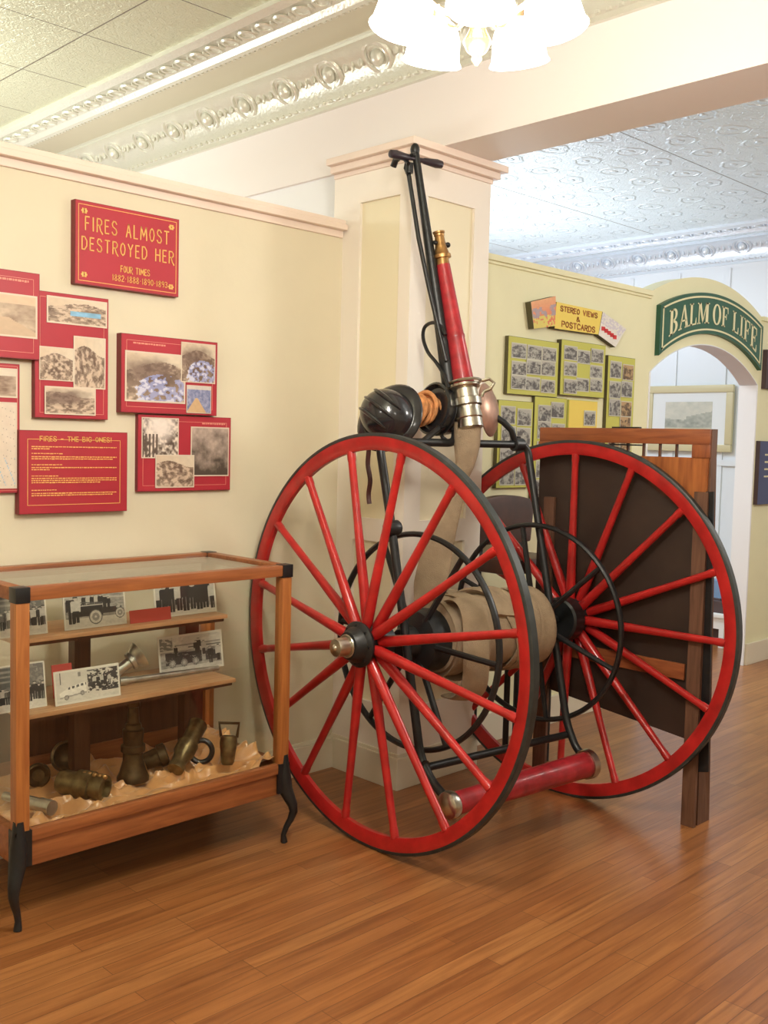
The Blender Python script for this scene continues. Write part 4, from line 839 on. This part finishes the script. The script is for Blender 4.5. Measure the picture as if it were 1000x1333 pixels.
# buckle-like coupling clamp with a loop handle
c = onz(296, 1000, .31); T = thing('hose_clamp', 'small bronze clamp with square loop handle, right end of tray', 'clamp', c)
r_ = Vector((sy_, -cy_, 0)); dn = Vector((-cy_, -sy_, 0)); up = Vector((0, 0, 1))
MB().lathe(c + up * .012, up * 1 - dn * .25, [(0, .018), (.01, .024), (.05, .028), (.075, .032), (.10, .030), (.105, .02)], 18).build('body', 'dbrass', T)
q = c + up * .105 - dn * .03; w = .036; mb = MB(); mb.tube([q - r_ * w * .8, q - r_ * w + up * .052, q + r_ * w + up * .052, q + r_ * w * .8, ], .006, 8); mb.cyl(q - r_ * w * .8, q + r_ * w * .8, .006); mb.build('loop_handle', 'bronze', T)

# ------------------------------------------------------------------ hose cart
cl = Vector((2.524, 2.623, .764)); cr = Vector((3.57, 2.502, .759)); CM = (cl + cr) / 2; av = (cr - cl); av.z = 0; av.normalize(); uv = Vector((-av.y, av.x, 0))
def Wp(t, u, z): return Vector((CM.x, CM.y, 0)) + av * t + uv * u + Vector((0, 0, z))
def att(px, py, t):
    d = ray(px, py); s = ((CM + av * t - CP).dot(av)) / d.dot(av); return CP + d * s
CART = thing('hose_cart', 'two-wheeled red and black fire hose cart with tall upright pole', 'cart', (CM.x, CM.y, 0))
def wheel(c, yawn, tilt, side, phase):
    N_ = Vector((math.cos(tilt) * math.cos(yawn), math.cos(tilt) * math.sin(yawn), math.sin(tilt))); V = Vector((-math.sin(yawn), math.cos(yawn), 0)); Wv = N_.cross(V)
    R = .764; hw = .0155; out = -1 if side == 'left' else 1
    cc = c + N_ * (hw if side == 'left' else -hw) * -out * -1 if False else c
    # c is the centre of the face we see: shift so that face lies at c
    mid = c + N_ * hw
    rim = MB().hoop(mid, N_, [(R - .012, -hw), (R - .012, hw), (R - .048, hw), (R - .062, hw * .55), (R - .062, -hw * .55), (R - .048, -hw)], 128).build('wheel', 'red', CART, loc=mid)
    MB().hoop(mid, N_, [(R, -hw * .9), (R, hw * .9), (R - .006, hw * 1.08), (R - .0125, hw * 1.08), (R - .0125, -hw * 1.08), (R - .006, -hw * 1.08)], 128).build('tyre', 'tyre', rim)
    for k in range(16):
        a = phase + k * 2 * PI / 16; d = V * math.cos(a) + Wv * math.sin(a); st = (.014 if k % 2 else -.014)
        hubp = mid + N_ * (out * .030 + st) + d * .05; rp = mid + N_ * 0 + d * (R - .058); L_ = (rp - hubp)
        MB().lathe(hubp, L_, [(0, .012), (.03, .021), (L_.length * .25, .019), (L_.length * .6, .0155), (L_.length * .94, .0145), (L_.length * .955, .0165), (L_.length, .0165)], 12).build('spoke', 'red', rim)
    h0 = mid + N_ * out * .03
    hub = MB().lathe(h0 - N_ * out * .095, N_ * out, [(0, .05), (.005, .062), (.055, .070), (.065, .060), (.125, .060), (.128, .082), (.138, .084), (.142, .080), (.150, .066), (.170, .058), (.185, .050), (.188, .042)] if side == 'left' else [(-.02, .085), (-.012, .094), (.05, .096), (.055, .070), (.09, .088), (.10, .088), (.12, .06), (.2, .05)], 32).build('hub', 'black', rim)
    mb = MB()
    for k in range(8): a = k * PI / 4; d = V * math.cos(a) + Wv * math.sin(a); mb.lathe(h0 + N_ * out * .045 + d * .070, N_ * out, [(0, .006), (.010, .005)], 8)
    mb.build('hub_bolts', 'black', rim)
    e = h0 + N_ * out * .092; mb = MB().lathe(e, N_ * out, [(0, .040), (.006, .040), (.008, .034), (.048, .034), (.056, .031), (.060, .012), (.066, .008), (.068, .003)], 24)
    mb.torus(e + N_ * out * .004, N_, .039, .004, 24, 6); mb.build('axle_cap', 'chrome', rim)
    return rim
wheel(cl, math.radians(-2.05), math.radians(.18), 'left', math.radians(10.8))
wheel(cr, math.radians(3.24), math.radians(-1.27), 'right', 0.0)
MB().cyl(Wp(-.50, 0, .757), Wp(.50, 0, .757), .024, n=20).build('axle', 'black', CART)
# reel: two open rings, hubs, drum
for sgn, phase, tq, uq, zq, Rq, yq, tlq in ((-1, .05, -.32, -.006, .748, .405, .020, -.028), (1, .35, .355, .018, .756, .409, .045, .027)):
    c = Wp(tq, uq, zq); rn = Vector((math.cos(tlq) * math.cos(yq), math.cos(tlq) * math.sin(yq), math.sin(tlq)))
    ring = MB().torus(c, rn, Rq, .011, 96, 8, .014).build('reel_ring', 'black', CART, loc=c)
    for k in range(6):
        a = phase + k * PI / 3; d = (uv * math.cos(a) + Vector((0, 0, 1)) * math.sin(a)); d = (d - rn * d.dot(rn)).normalized(); MB().tube([c + d * .07, c + d * (Rq - .004)], [.013, .011], 8).build('reel_spoke', 'black', ring)
    MB().lathe(c - av * sgn * .005, -av * sgn, [(-.075, .050), (-.06, .06), (-.02, .062), (0, .115), (.05, .122), (.10, .118), (.105, .06)], 32).build('reel_hub', 'black', ring)
MB().cyl(Wp(-.27, -.01, .757), Wp(.27, -.01, .757), .09, n=28).build('reel_drum', 'black', CART)
# tubular frame: crossbar with drops, plane leans with the pole
uz = lambda z: .125 + .245 * (z - 1.5)
def bend(pts, rad, mbx, rr=.05, n=10, k=6):
    P = [Vector(p) for p in pts]; out = [P[0]]
    for i in range(1, len(P) - 1):
        a, b, c = P[i - 1], P[i], P[i + 1]; d0 = (a - b).normalized(); d1 = (c - b).normalized(); q = min(rr, (a - b).length * .45, (c - b).length * .45)
        for j in range(k + 1): t = j / k; out.append((b + d0 * q) * (1 - t) ** 2 + b * 2 * t * (1 - t) + (b + d1 * q) * t * t)
    out.append(P[-1]); mbx.tube(out, rad, n); return mbx
zb = 1.497
_pa = att(592, 548, -.02); _pb = att(541, 199, -.135); pt = lambda z: _pa + (_pb - _pa) * ((z - _pa.z) / (_pb.z - _pa.z))
ztp = _pb.z
mb = MB()
bend([pt(1.60), Wp(-.02, uz(zb), zb), Wp(-.41, uz(zb), zb), Wp(-.40, uz(1.16), 1.16), Wp(-.40, uz(.36), .36), Wp(-.40, -.215, .29), Wp(-.40, -.325, .235)], .0165, mb)
bend([Wp(-.02, uz(zb), zb), Wp(.385, uz(zb), zb), Wp(.385, uz(1.16), 1.16), Wp(.385, uz(.36), .36), Wp(.385, -.215, .26), Wp(.385, -.30, .235)], .0165, mb)
mb.tube([Wp(-.40, uz(.335), .315), Wp(.385, uz(.335), .315)], .0150, 10)
mb.tube([Wp(-.20, uz(zb), zb), Wp(-.04, uz(1.59), 1.59)], .012, 10)
mb.lathe(Wp(-.428, uz(1.16), 1.175), av, [(0, .026), (.008, .031), (.048, .031), (.056, .026)], 20)
mb.lathe(Wp(-.40, uz(.34), .335), -uv, [(-.03, .018), (.03, .018)], 12)
mb.lathe(Wp(.30, uz(zb), zb), av, [(0, .022), (.004, .028), (.05, .028), (.054, .022)], 16)
mb.lathe(Wp(.33, uz(zb), zb - .035), Zv, [(0, .010), (.07, .010)], 10)
tag(mb.build('frame', 'black', CART), 'black tubular frame')
# pole with T handle

mb = MB().tube([pt(1.55), pt(1.62), pt(1.9), pt(2.25), pt(2.50), pt(ztp)], [.030, .034, .027, .020, .016, .015], 14); mb.ball(pt(ztp + .012), .019, (1, 1, 1.4), 8); mb.build('pole', 'black', CART)
top = pt(ztp - .025); hd = (av * 1 + Vector((0, 0, .02))).normalized()
mb = MB().lathe(top - hd * .135, hd, [(0, .008), (.004, .015), (.03, .018), (.095, .012), (.10, .009), (.17, .009), (.175, .012), (.24, .018), (.266, .015), (.27, .008)], 16); mb.build('handle_grip', 'grip', CART)
mb = MB().tube([att(532, 226, -.16), att(545, 310, -.14), att(558, 372, -.12), att(572, 432, -.09), att(581, 470, -.075)], .009, 10)
mb.tube(smooth_pts([att(x_, y_, -.08) for x_, y_ in ((580, 436), (573, 424), (563, 420), (553, 426), (551, 440), (557, 458), (568, 472), (578, 488), (584, 505))], 4), .0075, 8)
mb.tube([att(x_, y_, -.18) for x_, y_ in ((512, 217), (515, 209), (521, 205), (527, 207), (532, 213))], [.013, .013, .010, .009, .008], 10)
mb.tube([att(x_, y_, -.165) for x_, y_ in ((532, 228), (528, 219), (531, 205), (539, 200))], .008, 8); mb.lathe(att(533, 219, -.16), Zv, [(-.02, .016), (.02, .016)], 12)
mb.build('latch_rod', 'black', CART)
# gong on its bracket
gc = att(640, 533, .20); gn = (Rt * .92 - Fw * .38 + Up * .1).normalized()
MB().lathe(gc - gn * .03, gn, [(0, .02), (.0, .085), (.01, .112), (.016, .112), (.030, .095), (.045, .06), (.052, .02)], 36).build('gong', 'bell', CART)
mb = MB().tube([att(x_, y_, tt_) for x_, y_, tt_ in ((644, 542, .22), (655, 549, .25), (666, 560, .28), (671, 577, .32))], .014, 10); mb.build('gong_bracket', 'black', CART)
# wooden chocks
for (a_, lab) in ((cl, 'small dark wooden wedge under the near left wheel'), (cr, 'small dark wooden wedge under the far right wheel')):
    c = Vector((a_.x + .024, a_.y - .0, 0)); tag(MB().prism([(c.x - .02, c.y - .09, 0), (c.x - .02, c.y - .06, 0), (c.x - .02, c.y - .06, .004), (c.x - .02, c.y - .09, .012)], (.04, 0, 0)).build('wedge', 'dwood', loc=c, smooth=False), lab, 'wedge')
# ------------------------------------------------------------------ hose
HOSE = thing('fire_hose', 'tan canvas fire hose wound on the reel and rising to the coupling', 'hose', Wp(0, 0, .757))
mb = MB(); rr = random.Random(3)
def wrap(mb, t0, t1, r0, r1, turns, w, ph=0., n=36):
    """one flattened hose turn sequence around the axle"""
    N_ = int(n * turns); pts = []
    for k in range(N_ + 1):
        q = k / N_; a = ph + q * turns * 2 * PI; r_ = r0 + (r1 - r0) * q; t = t0 + (t1 - t0) * q + .006 * math.sin(a * 1.7); d = uv * math.cos(a) + Vector((0, 0, 1)) * math.sin(a) ; pts.append(CM + av * t + d * r_ + Vector((0, 0, -.007)))
    rings = []
    for i, p in enumerate(pts):
        tg = (pts[min(i + 1, N_)] - pts[max(i - 1, 0)]).normalized(); rad = (p - CM - av * ((p - CM).dot(av))).normalized(); ax = tg.cross(rad).normalized(); rad = ax.cross(tg)
        rings.append([mb.bm.verts.new(p + ax * (w * math.cos(2 * PI * j / 12)) + rad * (.0125 * math.sin(2 * PI * j / 12) + .006 * math.cos(4 * PI * j / 12))) for j in range(12)])
    for i in range(N_): mb.bridge(rings[i], rings[i + 1])
    mb.bm.faces.new(rings[0]); mb.bm.faces.new(rings[-1][::-1])
mb.lathe(Wp(-.235, -.01, .757), av, [(0, .09), (.004, .135), (.05, .142), (.2, .146), (.40, .142), (.53, .150), (.545, .10)], 40)
wrap(mb, -.20, -.17, .142, .150, 1.1, .040, .2); wrap(mb, -.12, .04, .150, .163, 1.2, .045, .9); wrap(mb, .16, .02, .152, .168, 1.1, .045, 2.0); wrap(mb, .22, .10, .150, .166, 1.0, .045, .4); wrap(mb, .26, .255, .150, .160, 1.0, .045, 1.0)
wrap(mb, -.13, -.05, .168, .178, .75, .042, 2.6); wrap(mb, -.02, .20, .166, .170, .55, .034, .6); wrap(mb, .05, .24, .158, .164, .5, .030, 2.4); wrap(mb, -.08, .10, .172, .176, .45, .030, 4.0)
mb.build('wound_hose', 'hose', HOSE)
def strip(mb, pts, wid, th=.012, axis=None):
    P = [Vector(p) for p in pts]; rings = []
    for i, p in enumerate(P):
        tg = (P[min(i + 1, len(P) - 1)] - P[max(i - 1, 0)]).normalized(); w = wid[i] if isinstance(wid, (list, tuple)) else wid; ax = (axis - tg * axis.dot(tg)).normalized(); nn = tg.cross(ax)
        th_ = th[i] if isinstance(th, (list, tuple)) else th
        rings.append([mb.bm.verts.new(p + ax * (w * math.cos(2 * PI * j / 14)) + nn * (th_ * math.sin(2 * PI * j / 14))) for j in range(14)])
    for i in range(len(P) - 1): mb.bridge(rings[i], rings[i + 1])
    mb.bm.faces.new(rings[0]); mb.bm.faces.new(rings[-1][::-1]); return mb
RA = Rt * 1.0
rise = smooth_pts([att(609, 550, .0), att(608, 580, .0), att(606, 602, .0), att(602, 618, .0), att(591, 648, -.01), att(579, 688, -.03), att(568, 725, -.05), att(562, 760, -.07), att(562, 788, -.08), att(570, 802, -.09)])
mb = MB(); strip(mb, rise, sm([.055, .052, .040, .030, .040, .050, .064, .072, .068, .05]), sm([.048, .036, .024, .022, .016, .014, .014, .014, .012, .012]), RA); mb.build('rising_hose', 'hose', HOSE)
drape = smooth_pts([att(585, 785, -.16), att(606, 782, -.18), att(618, 800, -.20), att(620, 850, -.22), att(618, 890, -.21), att(606, 908, -.19), att(588, 905, -.16)])
mb = MB(); strip(mb, drape, .048, .010, RA); mb.build('draped_fold', 'hose', HOSE)
# ------------------------------------------------------------------ play pipe (upper) with coupling
NZ = thing('play_pipe', 'tall red tapered hose nozzle with brass tip beside the cart pole', 'nozzle', att(606, 520, .06))
tp = .0; A = att(610.5, 548, .0); B = att(604, 500, .0); Cc = att(577, 345, -.05); D = att(571, 300, -.065); ax_ = (D - B).normalized()
L1 = (Cc - B).length; MB().lathe(B - ax_ * .06, Cc - B, [(0, .044), (.06, .043), (L1 * .5, .036), (L1 * .5 + .005, .0375), (L1 * .5 + .015, .0375), (L1 * .5 + .02, .035), (L1 + .06, .028)], 28).build('barrel', 'redpipe', NZ)
d = D - Cc; L2 = d.length; MB().lathe(Cc - d.normalized() * .005, d, [(0, .027), (.03, .025), (.032, .036), (.045, .036), (.05, .030), (L2 * .6, .022), (L2 * .85, .019), (L2 * .87, .021), (L2 * .93, .021), (L2 * .95, .024), (L2, .024), (L2, .015)], 28).build('tip', 'brass', NZ)
q = Cc + d * .62; MB().cyl(q - av * .034, q + av * .038, .008).ball(q + av * .04, .011).build('tip_pin', 'black', NZ)
d = A - B; k0 = att(605, 508, tp); MB().lathe(k0 - d.normalized() * .02, att(612, 556, tp) - k0, [(0, .046), (.0, .062), (.010, .064), (.016, .060), (.02, .050), (.055, .052), (.06, .060), (.085, .060), (.09, .052), (.10, .050), (.135, .056), (.14, .052), (.175, .053), (.18, .046)], 36).build('coupling', 'chrome', NZ)
mb = MB(); 
for sg in (-1, 1):
    q = k0 + Rt * (sg * .068) + Up * .025; mb.tube([q + Up * .012, q + Rt * (sg * .03) + Up * .020, q + Rt * (sg * .05) + Up * .004, q + Rt * (sg * .035) - Up * .02, q + Rt * (sg * .01) - Up * .03, q - Up * .05], .0065, 8) if sg > 0 else mb.tube([q + Up * .012, q - Rt * .008 - Up * .03, q + Rt * .004 - Up * .07], .0065, 8)
mb.torus(k0 + Up * .03, (A - B).normalized(), .064, .006, 36, 8)
mb.build('swivel_handles', 'chrome', NZ)
# lower play pipe in the frame's hooks
A = att(590, 1047, -.39); B = att(767, 994, .36); d = (B - A); L_ = d.length
NP = thing('play_pipe', 'red hose nozzle with silver end lying across low hooks between the wheels', 'nozzle', A)
MB().lathe(A, d, [(0, .036), (.01, .040), (L_ * .5, .047), (L_ - .03, .050), (L_ - .01, .050)], 28).build('barrel', 'redpipe', NP)
MB().lathe(A - d.normalized() * .035, d, [(-.01, .012), (-.004, .036), (.004, .048), (.020, .052), (.034, .048), (.038, .040)], 28).build('end_cap', 'chrome', NP)
MB().lathe(B - d.normalized() * .030, d, [(0, .051), (.0, .057), (.030, .059), (.036, .05), (.038, .03)], 28).build('end_ring', 'chrome', NP); MB().lathe(B + d.normalized() * .006, d, [(0, .02), (.03, .018), (.035, .01)], 16).build('end_plug', 'black', NP)
# ------------------------------------------------------------------ helmets and rope
def basis(z, x):
    z = z.normalized(); y = z.cross(x).normalized(); x = y.cross(z); return x, y, z
hz = (-Rt * .34 + Up * .26 - Fw * .90).normalized(); hc = att(504, 541, -.36); X_, Y_, Z_ = basis(hz, -Rt * .75 + Up * .62)
H = thing('fire_helmet', 'shiny black fire helmet hanging over the near wheel', 'helmet', hc)
mb = MB(); n = 40; rings = []
for k in range(11):
    a = k / 10 * PI / 2; h = .105 * math.sin(a); r_ = math.cos(a); rings.append([mb.bm.verts.new(hc + Z_ * h + X_ * (max(r_, .01) * .108 * math.cos(2 * PI * j / n)) + Y_ * (max(r_, .01) * .098 * math.sin(2 * PI * j / n))) for j in range(n)])
for a, b in zip(rings[:-1], rings[1:]): mb.bridge(a, b)
mb.bm.faces.new(rings[-1]); mb.build('crown', 'helmet', H)
mb = MB(); rings = []
for k in range(7):
    s_ = k / 6; rings.append([])
    for j in range(n):
        th = 2 * PI * j / n; c_, s2 = math.cos(th), math.sin(th); ext = .03 + .035 * max(0, -c_) ** 1.5 + .02 * max(0, c_); rx = .106 + (.012 + .5 * max(0, -c_) * .03) * s_; ry = .098 + .046 * s_; rings[-1].append(mb.bm.verts.new(hc + X_ * rx * c_ + Y_ * ry * s2 - Z_ * (.022 * s_ ** 1.3)))
for a, b in zip(rings[:-1], rings[1:]): mb.bridge(a, b)
o = mb.build('brim', 'helmet', H); so = o.modifiers.new('t', 'SOLIDIFY'); so.thickness = .003
mb = MB()
for q in (-.045, 0, .045):
    pts = []
    for k in range(9): a = PI * (.12 + .62 * k / 8); r_ = math.sqrt(max(0, 1 - (q / .105) ** 2)); pts.append(hc + Z_ * (.107 * r_ * math.sin(a)) + X_ * (.110 * r_ * math.cos(a)) + Y_ * q)
    mb.tube(pts, [.002, .005, .007, .008, .008, .008, .007, .005, .002], 8)
mb.build('crown_ridges', 'helmet', H)
s0 = att(481, 572, -.40); mb = MB(); strip(mb, smooth_pts([s0, att(480, 588, -.40), att(479, 605, -.40), att(482, 625, -.40), att(480, 643, -.40), att(481, 656, -.40)]), .009, .003, RA); mb.build('chin_strap', 'strap', H)
# second helmet: dark drum seen from the side
dz = (-Rt * .80 + Up * .12 - Fw * .60).normalized(); dc = att(573, 534, -.05)
D_ = thing('metal_drum', 'round black metal drum beside the pole behind the rope', 'drum', dc)
MB().lathe(dc - dz * .03, dz, [(-.05, .05), (-.03, .088), (0, .098), (.05, .102), (.06, .107), (.07, .107), (.075, .098), (.055, .085), (.05, .02)], 36).build('body', 'helmet', D_)
mb = MB().torus(dc, dz, .1025, .003, 36, 6).tube([dc - Up * .09, dc - Up * .11 + Rt * .01, dc - Up * .125 + Rt * .03], .008, 8); mb.build('rim_band', 'black', D_)
rc = att(547, 533, -.12); RO = MB(); ra = random.Random(9)
for k in range(9):
    ax2 = (dz + Vector((ra.uniform(-.25, .25), ra.uniform(-.25, .25), ra.uniform(-.2, .2)))).normalized(); c = rc + Vector((ra.uniform(-.012, .012), ra.uniform(-.012, .012), ra.uniform(-.012, .012))) - dz * (.018 * (k - 4) * .6)
    RO.torus(c, ax2, .044 + .009 * (k % 3), .0095, 28, 8)
RO.tube(smooth_pts([att(540, 512, -.12), att(548, 520, -.14), att(552, 540, -.15), att(545, 552, -.15)]), .008, 8)
tag(RO.build('rope_coil', 'rope', loc=rc), 'coil of orange rope between black helmet and black drum', 'rope')

# ------------------------------------------------------------------ charred wooden screen leaning beyond the right wheel
bx = 3.66
bTL = onx(703, 557, bx); bTR = onx(925, 558.5, bx); yR, yL = bTR.y, bTL.y; zt = bTR.z
S = thing('door_panel', 'charred red-brown wooden door panel standing on posts behind the right wheel', 'panel', (bx, (yR + yL) / 2, 0))
lean = 0.0
mb = MB().box((bx, yR, zt - .062), (bx + .045, yL, zt)); mb.build('top_rail', 'boardwoody', S, bevel=.003)
zs = onx(817, 593, bx).z; zslot = zt - .062
for yy in (yR, yL - .07): MB().box((bx, yy, zs), (bx + .045, yy + .075, zslot)).build('stile', 'boardwood', S, bevel=.002)
k = 8
for i in range(k):
    yy = yR + .075 + (yL - .07 - yR - .075) * (i + 1) / (k + 1); MB().box((bx + .012, yy - .004, zs), (bx + .024, yy + .004, zslot)).build('slat', 'dwood', S, smooth=False)
pb = .345
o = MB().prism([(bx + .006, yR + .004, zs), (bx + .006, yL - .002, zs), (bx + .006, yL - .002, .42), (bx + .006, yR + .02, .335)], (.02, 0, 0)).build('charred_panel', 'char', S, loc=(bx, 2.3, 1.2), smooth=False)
A_, B_, C_, D_2 = onx(904, 640, bx - .012), onx(922, 640, bx - .012), onx(903, 1074, bx - .03), onx(886, 1074, bx - .03)
MB().prism([onx(919, 640, bx - .004), onx(929, 640, bx - .004), onx(922, 1005, bx - .004), onx(906, 1005, bx - .004)], (.010, 0, 0)).build('edge_gap_strip', 'black', S, smooth=False)  # black strip put in for the dark space between batten and post
A_.z = B_.z = 1.33; C_.z = D_2.z = 0
MB().prism([A_, B_, C_, D_2], (.017, 0, 0)).build('batten', 'boarddark', S, smooth=False)
yy = yL - .10; MB().box((bx - .012, yy, 0), (bx + .005, yy + .055, 1.27)).build('batten', 'boarddark', S, bevel=.002)
MB().box((bx - .006, yR + .06, .575), (bx + .0055, yL - .10, .640)).build('cross_batten', 'boardwoody', S, bevel=.002)
xt = ony(932, 600, yR).x; yb_ = yR - .006
MB().prism([(bx + .012, yR - .003, zt), (xt, yR - .003, zt), (xt - .0, yR - .003, zs), (ony(923, 1072, yR - .02).x, yR - .02, 0), (ony(908, 1074, yR - .02).x, yR - .02, 0), (bx + .03, yR - .003, .40), (bx + .012, yR - .003, zs)], (0, .03, 0)).build('post', 'boarddark', S, smooth=False)
MB().box((bx + .03, yL - .05, 0), (bx + .075, yL, zt - .10)).build('post', 'boarddark', S, bevel=.003)
c = onx(811, 559, bx); MB().box((bx - .003, c.y - .07, zt - .072), (bx + .048, c.y + .06, zt - .066)).box((bx + .01, c.y - .07, zt), (bx + .03, c.y + .06, zt + .006)).build('top_clip', 'black', S, smooth=False)
# ------------------------------------------------------------------ old leather chair behind the cart
chx, chy = 4.12, 2.93
CH = thing('office_chair', 'dark brown chair with gently rounded back seen behind the hose cart', 'chair', (chx, chy, 0))
bl_ = ony(622, 690, 2.95); 
q0 = ony(622, 648, 3.0); q1 = ony(697, 645, 3.0); zt_ = q1.z + .0; z0_ = ony(690, 705, 3.0).z
w_ = q1.x - q0.x; mb = MB(); pts = [(q0.x, 3.0, z0_)]
for k in range(13): a = k / 12; pts.append((q0.x + w_ * a, 3.0, zt_ - .03 + .035 * math.sin(PI * a) ** .6))
pts.append((q1.x - .02, 3.0, z0_)); mb.prism(pts, (0, .05, 0)); mb.build('backrest', 'leather', CH, bevel=.012)
zz = z0_ - .045
MB().box((q0.x - .02, 2.78, zz - .07), (q1.x - .06, 3.02, zz)).build('seat', 'leather', CH, bevel=.02)
for xx, yy in ((q0.x, 2.8), (q1.x - .12, 2.8), (q0.x, 2.99), (q1.x - .12, 2.99)): MB().cyl((xx + .01, yy, 0), (xx + .01, yy, zz - .06), .014, n=10).build('leg', 'black', CH)
MB().box((q0.x + .03, 3.01, zz - .01), (q0.x + .06, 3.03, z0_ + .02)).build('back_support', 'black', CH); MB().box((q1.x - .10, 3.01, zz - .01), (q1.x - .07, 3.03, z0_ + .02)).build('back_support', 'black', CH)

# ------------------------------------------------------------------ chandelier
hc = CP + ray(622, 34) * 2.25
CHN = thing('chandelier', 'brass chandelier with five glowing white glass shades at top edge', 'chandelier', (hc.x, hc.y, hc.z))
MB().lathe(hc - Zv * .085, Zv, [(0, .004), (.01, .012), (.02, .010), (.03, .022), (.05, .032), (.07, .022), (.09, .014), (.13, .016), (.16, .030), (.19, .028), (.21, .012), (.30, .010), (.33, .02), (.35, .012), (CZ - hc.z + .055, .010), (CZ - hc.z + .06, .055), (CZ - hc.z + .082, .065)], 24).build('stem', 'lampbrass', CHN)
sh_pts = []
for k in range(5):
    an = math.atan2(-hc.y, -hc.x) + .02 + k * 2 * PI / 5; d = Vector((math.cos(an), math.sin(an), 0)); c = hc + d * .156
    mb = MB().tube(smooth_pts([hc + Zv * .06 + d * .02, hc + Zv * .02 + d * .07, hc + Zv * .05 + d * .13, c + Zv * .095, c + Zv * .075]), .006, 8); mb.lathe(c + Zv * .062, Zv, [(0, .030), (.015, .028), (.03, .012)], 16); mb.build('arm', 'lampbrass', CHN)
    # bell-shaped open shade pointing down and outwards
    ax3 = (-Zv + d * .22).normalized(); prof = [(0, .026), (.010, .042), (.025, .053), (.045, .060), (.07, .063), (.09, .066), (.10, .072)]
    mb = MB().lathe(c + Zv * .068, ax3, prof, 32, cap=False); o = mb.build('lamp_shade', 'shade', CHN); so = o.modifiers.new('t', 'SOLIDIFY'); so.thickness = .003
    sh_pts.append(c + Zv * .068 + ax3 * .06)
    MB().ball(c + Zv * .068 + ax3 * .055, .028, (1, 1, 1.2), 8).build('bulb', 'shade', CHN)
# ------------------------------------------------------------------ light
def lamp_or_fill(kind, loc, power, col, size=.3, rot=None, sy=None):
    l = bpy.data.lights.new('lamp', kind); l.energy = power; l.color = col
    if kind == 'AREA':
        l.shape = 'RECTANGLE'; l.size = size; l.size_y = sy or size
    else: l.shadow_soft_size = size
    o = bpy.data.objects.new('lamp', l); COL.objects.link(o); o.location = loc
    if rot: o.rotation_euler = rot
    return o
WARM = (1, .93, .83)
lamp_or_fill('POINT', hc - Zv * .16, 52, WARM, .15)
lamp_or_fill('POINT', hc + Zv * .26, 26, (1, .97, .88), .12)
for (x, y, e) in ((-.9, -1.2, 52), (1.8, -1.6, 36), (-1.5, 1.5, 40)): lamp_or_fill('POINT', (x, y, 2.55), e, WARM, .22)  # unseen fill lights behind the camera, no fixtures built
up_fill = lamp_or_fill('SPOT', (.4, .9, 2.55), 105, (.97, 1, .90), .2, (PI, 0, 0)); up_fill.data.spot_size = math.radians(168); up_fill.data.spot_blend = .6  # added upward fill to brighten the warm ceiling, no fixture
lamp_or_fill('AREA', (1.2, 5.4, 2.1), 66, (.95, 1, .96), 1.6, (PI, 0, 0))  # added uplight hidden behind the left partition, brightens ceiling and beam
lamp_or_fill('POINT', (5.4, .6, 2.5), 88, (1, .96, .88), .25)  # added light out of frame, brightens the yellow arch wall
lamp_or_fill('AREA', (5.6, 4.9, 3.0), 52, (.82, .91, 1.), 1.2, (0, 0, 0))
lamp_or_fill('AREA', (5.8, 5.2, 1.9), 62, (.80, .91, 1.), 1.6, (PI, 0, 0))  # added uplight hidden behind the postcard partition, brightens the back ceiling
lamp_or_fill('AREA', (1.0, 6.0, 2.9), 90, (1, .98, .97), 1.5, (0, 0, 0))
w = bpy.data.worlds.new('world'); bpy.context.scene.world = w; w.use_nodes = True
w.node_tree.nodes['Background'].inputs[0].default_value = (1, .95, .88, 1); w.node_tree.nodes['Background'].inputs[1].default_value = .15
sc = bpy.context.scene
sc.view_settings.view_transform = 'Standard'; sc.view_settings.look = 'None'; sc.view_settings.gamma = 1; sc.view_settings.use_curve_mapping = False
sc.view_settings.exposure = 0.2

for o in bpy.data.objects:
    if o.parent is None and 'label' in o:
        n = o.name.split('.')[0]
        g = {'fire_poster': 'red fire history posters on the cream wall', 'postcard_board': 'postcard boards on the yellow wall', 'photograph': 'old photographs standing on the case shelves', 'nozzle': 'nozzles in the display case',
             'end_cap': 'bronze caps in the case tray', 'hose_coupling': 'couplings in the case tray', 'red_card': 'red cards in the case', 'play_pipe': 'red play pipes on the hose cart', 'wedge': 'wedges under the wheels', 'picture_card': 'tilted cards beside the yellow sign', 'wall_plaque': 'plaques at the right edge', 'book_box': 'boxes on the white table'}.get(n)
        if g: o['group'] = g
